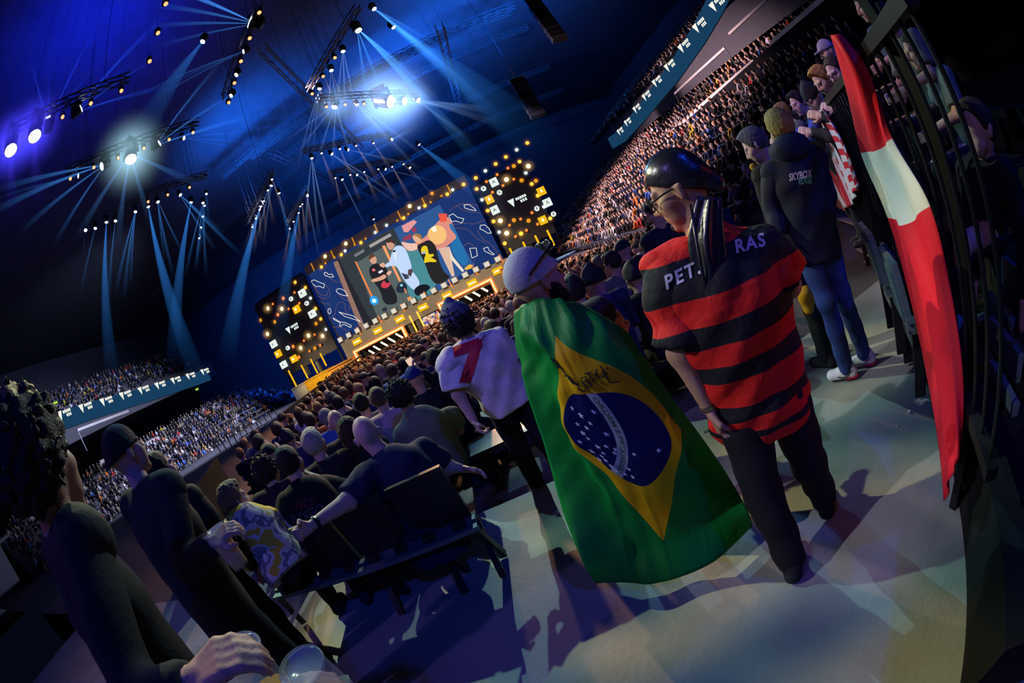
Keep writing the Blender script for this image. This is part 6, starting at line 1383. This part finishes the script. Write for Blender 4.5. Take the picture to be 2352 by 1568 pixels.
def fixture(x, y, ends, lens='g_lens', col=BLUE, a=.25, width=.02, label=None, group=None, scale=1.0, reach=.95, name='moving_head_light', p=None):
    p = p or rig_point(x, y); hd = math.hypot(p.x, p.y)
    root = tag(new_obj(name, None, loc=p), label, 'stage light', group)
    tgt = [H(ex, ey, hd * (reach if len(e_) < 3 else e_[2])) for e_ in ends for ex, ey in [e_[:2]]]
    d = (tgt[0] - p) if tgt else (EYE + Vector((0, 4, -1)) - p)
    if len(tgt) > 1: d = sum(((t - p).normalized() for t in tgt), Vector((0, 0, 0)))
    bs, yk, hm_, ln = head_mesh(lens)
    for nm, me in (('base', bs), ('yoke', yk)):
        o = new_obj(nm, me, root); o.scale = (scale,) * 3
    q = d.to_track_quat('Z', 'Y').to_euler()
    dc = new_obj('drop_cable', CABLE, root); dc.location = (0, 0, .3 * scale); dc.scale = (1, 1, max(.1, 24.97 - p.z - .3 * scale))
    ho = new_obj('lamp_head', hm_, root); ho.rotation_euler = q; ho.scale = (scale,) * 3
    lo = new_obj('lens', ln, root); lo.rotation_euler = q; lo.scale = (scale,) * 3
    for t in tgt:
        v = t - p; L = v.length; o = new_obj('emissive_beam', CONE, EMIS_ROOT, p - HZ); o.rotation_euler = v.to_track_quat('Z', 'Y').to_euler()
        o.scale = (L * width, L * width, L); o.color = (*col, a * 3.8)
    return root
hm = bpy.data.materials.new('emissive_glow_volume'); hm.use_nodes = True; hm.cycles.emission_sampling = 'NONE'; nt = hm.node_tree; nt.nodes.clear()  # glow put in as emission of a ball round each lamp
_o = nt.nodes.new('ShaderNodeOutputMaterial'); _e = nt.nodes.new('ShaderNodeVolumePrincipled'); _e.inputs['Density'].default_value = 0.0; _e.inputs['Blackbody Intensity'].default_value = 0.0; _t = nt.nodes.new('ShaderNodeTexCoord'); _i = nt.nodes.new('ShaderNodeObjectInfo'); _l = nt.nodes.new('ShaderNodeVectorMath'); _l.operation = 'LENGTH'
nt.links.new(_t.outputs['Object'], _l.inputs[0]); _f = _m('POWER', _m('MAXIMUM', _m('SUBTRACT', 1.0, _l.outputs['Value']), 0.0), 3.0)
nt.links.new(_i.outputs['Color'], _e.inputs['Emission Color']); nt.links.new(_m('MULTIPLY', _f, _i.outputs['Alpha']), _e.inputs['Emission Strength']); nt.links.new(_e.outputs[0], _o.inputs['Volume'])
_b = bmesh.new(); bmesh.ops.create_icosphere(_b, subdivisions=2, radius=1.0); BALL = bpy.data.meshes.new('emissive_glow'); _b.to_mesh(BALL); _b.free(); BALL.materials.append(hm)
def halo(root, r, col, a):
    o = new_obj('emissive_glow', BALL, EMIS_ROOT, root.location - HZ); o.scale = (r, r, r); o.color = (*col, a); return root
for p_, r_h, c_h, a_h in GLOWS + HG:  # emissive balls drawn as the glow round tower and header bulbs
    o = new_obj('emissive_glow', BALL, EMIS_ROOT, p_ - HZ); o.scale = (r_h,) * 3; o.color = (*c_h, a_h)
GB = 'blue-beamed moving heads on the ceiling rig'
USED = {}
NUM = {1: 'one thin beam', 2: 'two thin beams', 3: 'three thin beams', 4: 'four beams', 5: 'five beams'}
def auto_label(x, y, ends):
    dx = sum(e_[0] for e_ in ends) / len(ends) - x; dy = sum(e_[1] for e_ in ends) / len(ends) - y
    way = ('rightwards' if dx > 0 else 'leftwards') if abs(dx) > 1.6 * abs(dy) else ('down' if dy > 0 else 'up') + (' and right' if dx > .35 * abs(dy) else ' and left' if dx < -.35 * abs(dy) else '')
    col_ = 'far left' if x < 280 else 'left' if x < 520 else 'centre left' if x < 700 else 'centre' if x < 850 else 'centre right'
    row_ = 'top' if y < 190 else 'upper' if y < 330 else 'middle' if y < 430 else 'lower'
    return 'moving head at %s %s of the rig sending %s %s' % (row_, col_, NUM[len(ends)], way)
def fx(x, y, ends, **k):
    k.setdefault('group', GB); k.setdefault('scale', .75); k.setdefault('label', auto_label(x, y, ends)); return fixture(x, y, ends, **k)
fx(590, 55, [(300, -60), (345, 10), (330, 62), (350, 110)], width=.03, label='bright moving head at top centre-left fanning blue beams leftwards', group=None, scale=1.6)
fx(566, 116, [(290, 235), (320, 250), (350, 215)], width=.018); fx(547, 168, [(430, 290)], width=.012, a=.15); fx(535, 216, [(415, 330)], width=.012, a=.15)
fx(112, 290, [(70, 120), (50, 200), (115, 150), (225, 60), (250, 120)], col=DEEP, width=.025, label='moving head by the two violet-blue lamps fanning deep blue beams upwards', group=None, scale=1.5)
fx(175, 258, [(400, 20), (400, 110), (430, 190), (330, 120)], col=DEEP, width=.03, label='moving head in the left ceiling row fanning deep blue beams up and right', group=None, scale=1.3)
fx(357, 335, [(520, 130), (580, 190), (610, 260)], width=.03, label='moving head right of the big white star lamp fanning beams up and right', group=None, scale=1.3)
fx(418, 317, [(640, 300), (640, 335), (600, 350)], width=.015, a=.16)
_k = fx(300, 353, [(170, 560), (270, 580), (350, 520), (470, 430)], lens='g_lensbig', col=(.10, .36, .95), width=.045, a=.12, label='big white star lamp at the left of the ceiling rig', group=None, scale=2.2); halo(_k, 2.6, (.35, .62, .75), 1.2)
fx(243, 377, [(-40, 500), (40, 540), (120, 570), (-20, 440)], width=.03, label='moving head left of the big white star lamp fanning beams to the left', group=None, scale=1.4)
fx(185, 403, [(-20, 460)], width=.02, a=.18)
fx(820, 65, [(850, 260), (890, 240), (990, 210), (1040, 270), (1110, 380)], col=(.08, .40, 1.0), width=.03, a=.26, lens='g_lensbig', label='bright moving head at top centre fanning wide blue beams down and right', group=None, scale=1.1) and None
fx(856, 18, [(1040, 130), (1130, 240), (1190, 320)], width=.035, a=.2, label='topmost moving head sending blue beams far to the right', group=None)
fx(788, 114, [(770, 300), (800, 330), (830, 300)], col=PALE, width=.022); fx(761, 158, [(752, 300), (785, 300)], col=PALE, width=.022)
fx(735, 200, [(700, 380), (718, 370), (680, 400)], col=PALE, width=.02, a=.2)
_k = fx(771, 240, [(670, 370), (720, 400), (765, 400), (815, 390), (650, 330)], col=(.18, .42, 1.0), width=.03, lens='g_lensbig', a=.2, label='white star lamp left of the two big blinders', group=None, scale=1.2); halo(_k, 2.0, (.3, .55, 1.0), .9)
for k, (x, y, s) in enumerate([(880, 232, 2.9), (918, 231, 2.0), (955, 228, 1.3)]):
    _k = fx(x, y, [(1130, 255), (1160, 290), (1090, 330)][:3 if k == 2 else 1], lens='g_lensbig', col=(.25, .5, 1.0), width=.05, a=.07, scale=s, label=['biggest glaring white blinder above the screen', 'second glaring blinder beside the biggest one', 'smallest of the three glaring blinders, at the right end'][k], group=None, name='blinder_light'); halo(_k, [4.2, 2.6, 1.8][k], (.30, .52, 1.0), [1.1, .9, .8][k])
fx(818, 238, [(930, 370), (970, 400), (990, 370)], col=PALE, width=.022, a=.22)
fx(716, 360, [(700, 540), (735, 560), (760, 560)], col=PALE, width=.022, a=.22); fx(760, 352, [(850, 420), (880, 450), (930, 460)], col=PALE, width=.02, a=.18)
fx(797, 343, [(930, 380), (990, 390)], col=PALE, width=.018, a=.15); fx(624, 423, [(555, 580), (580, 590), (605, 570)], col=PALE, width=.022, a=.2)
fx(706, 447, [(705, 590), (735, 600)], col=PALE, width=.02, a=.18); fx(412, 445, [(520, 540), (500, 580), (560, 590)], width=.025, a=.25)
fx(362, 460, [(400, 640), (425, 590), (380, 600)], width=.025, a=.25); fx(467, 462, [(425, 640), (450, 620), (475, 640)], width=.025, a=.25)
fx(312, 482, [(265, 680), (285, 690), (300, 660)], width=.03, a=.22); fx(266, 503, [(250, 700)], width=.03, a=.16); fx(220, 520, [(185, 680)], width=.03, a=.14); fx(197, 525, [(190, 600)], a=.12)
fx(818, 400, [(930, 480)], col=PALE, width=.02, a=.15); fx(785, 410, [(830, 500), (850, 540)], col=PALE, width=.02, a=.15); fx(883, 388, [(1010, 420)], col=PALE, width=.02, a=.15); fx(940, 383, [(1010, 470)], col=PALE, width=.02, a=.15); fx(857, 500, [(875, 550)], col=PALE, width=.05, a=.3, reach=1.0)
GP = 'small pinkish-white lamps with soft beams above the screen'
OR = ['first', 'second', 'third', 'fourth', 'fifth', 'sixth']
PINK = {}
for pts, tail in (([738, 780, 817, 857], 'lamp from the left on the upper bar above the screen'), ([770, 804, 836, 868, 900, 926], 'lamp from the left on the lower bar above the screen'), ([580, 588, 596, 606, 615, 624], 'lamp from the bottom on the steep bar left of the screen'), ([666, 674, 686, 694, 706], 'lamp from the bottom on the short steep bar above the screen'), ([458, 462, 466, 470, 474], 'lamp from the bottom of the hanging column on the left')):
    for i_, x_ in enumerate(pts): PINK[x_] = '%s small %s' % (OR[i_], tail)
for x, y, ex, ey in [(738, 350, 775, 440), (780, 340, 815, 420), (817, 333, 880, 430), (857, 327, 905, 400), (804, 400, 830, 470), (836, 393, 870, 470), (868, 387, 920, 470), (900, 381, 950, 470), (926, 376, 960, 410), (770, 407, 785, 480),
                     (624, 410, 660, 500), (615, 435, 630, 520), (606, 460, 610, 540), (596, 480, 600, 560), (588, 500, 585, 580), (580, 520, 570, 590), (706, 445, 715, 530), (694, 467, 705, 560), (686, 487, 690, 580), (674, 507, 690, 590), (666, 523, 650, 620),
                     (474, 443, 480, 520), (470, 470, 470, 560), (466, 495, 460, 580), (462, 520, 455, 600), (458, 545, 450, 620)]:
    fixture(x, y, [(ex, ey)], lens='g_lenspink' if x > 500 else 'g_lens', col=WARM if x > 500 else BLUE, a=.05, width=.06, label=PINK[x], group=GP if x > 500 else 'hanging column of small lamps left of the screen', scale=.55, name='profile_light')
fixture(897, 322, [(960, 290)], col=PALE, a=.06, width=.12, label='small lamp with a short bright haze plume right of the rig centre', scale=.9)
for x, y, l in [(25, 330, 'larger violet-blue lamp at the far left edge of the rig'), (80, 298, 'smaller violet-blue lamp beside the far left one')]:
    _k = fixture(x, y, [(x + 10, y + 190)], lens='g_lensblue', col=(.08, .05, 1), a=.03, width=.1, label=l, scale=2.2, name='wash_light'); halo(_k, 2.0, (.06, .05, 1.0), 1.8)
# emissive cones drawn as broad dim columns of haze light
for x, y, ex, ey, wd, a in [(340, 470, 470, 900, .06, .09), (245, 505, 262, 880, .06, .10), (440, 460, 400, 850, .06, .09), (600, 470, 520, 840, .07, .075), (690, 470, 640, 800, .07, .05), (640, 440, 700, 660, .06, .05), (960, 330, 1170, 500, .10, .035), (900, 60, 1270, 360, .12, .035), (470, 90, 300, 350, .13, .04)]:
    fixture(x, y, [(ex, ey, 1.0)], col=(.03, .22, .75), a=a, width=wd, label='wash lamp casting a broad dim shaft %s' % {340: 'steeply down at the left', 245: 'straight down at the far left', 440: 'down left of the hanging column', 600: 'down towards the left tower', 690: 'down at centre left', 640: 'onto the left of the screen', 960: 'rightwards past the blinders', 900: 'to the far right', 470: 'to the upper left'}[x], group='wash lamps casting broad dim shafts', scale=.8, name='wash_light')
for pts, row in (([(380, 8), (362, 75), (343, 140), (278, 208), (208, 237), (143, 268)], 'in the curving upper left row of the rig'), ([(595, 28), (573, 87), (553, 140), (538, 190), (525, 235)], 'in the steep row below the fanning top lamp'), ([(443, 304), (388, 320), (330, 340), (271, 362), (215, 384), (161, 410)], 'in the row of the big white star lamp'), ([(435, 430), (385, 447), (340, 463)], 'in the short row under the star lamp'), ([(769, 132), (742, 175), (717, 215), (750, 245), (793, 240), (836, 238)], 'in the row curving round to the blinders')):
    for i_, (x, y) in enumerate(pts):
        fixture(x, y, [], lens='g_lensamber', label='%s small amber lamp %s' % (OR[i_], row), group='small amber lamps ' + row, name='amber_light', scale=.6)
# the bars the lamps hang from
for k, (pa, pb) in enumerate([((20, 325), (300, 195)), ((150, 415), (460, 295)), ((310, 470), (480, 415)), ((520, 240), (600, 20)), ((715, 220), (830, 30)), ((735, 240), (960, 226)), ((700, 360), (900, 318)), ((760, 408), (950, 370)), ((570, 525), (630, 405)), ((190, 525), (320, 478)), ((665, 525), (710, 440))]):
    a = rig_point(*pa) + Vector((0, 0, .5)); b = rig_point(*pb) + Vector((0, 0, .5))
    truss(['lamp bar carrying the two violet-blue lamps', 'lamp bar carrying the big white star lamp', 'short lamp bar under the star lamp', 'steep lamp bar below the fanning top-centre-left lamp', 'steep lamp bar of the fanning top-centre lamp', 'lamp bar carrying the glaring blinders', 'upper lamp bar with pinkish lamps above the screen', 'lower lamp bar with pinkish lamps above the screen', 'steep lamp bar with pinkish lamps left of the screen', 'lowest left lamp bar with thin blue beams', 'short steep lamp bar above the left part of the screen'][k], a, b, .3, None)
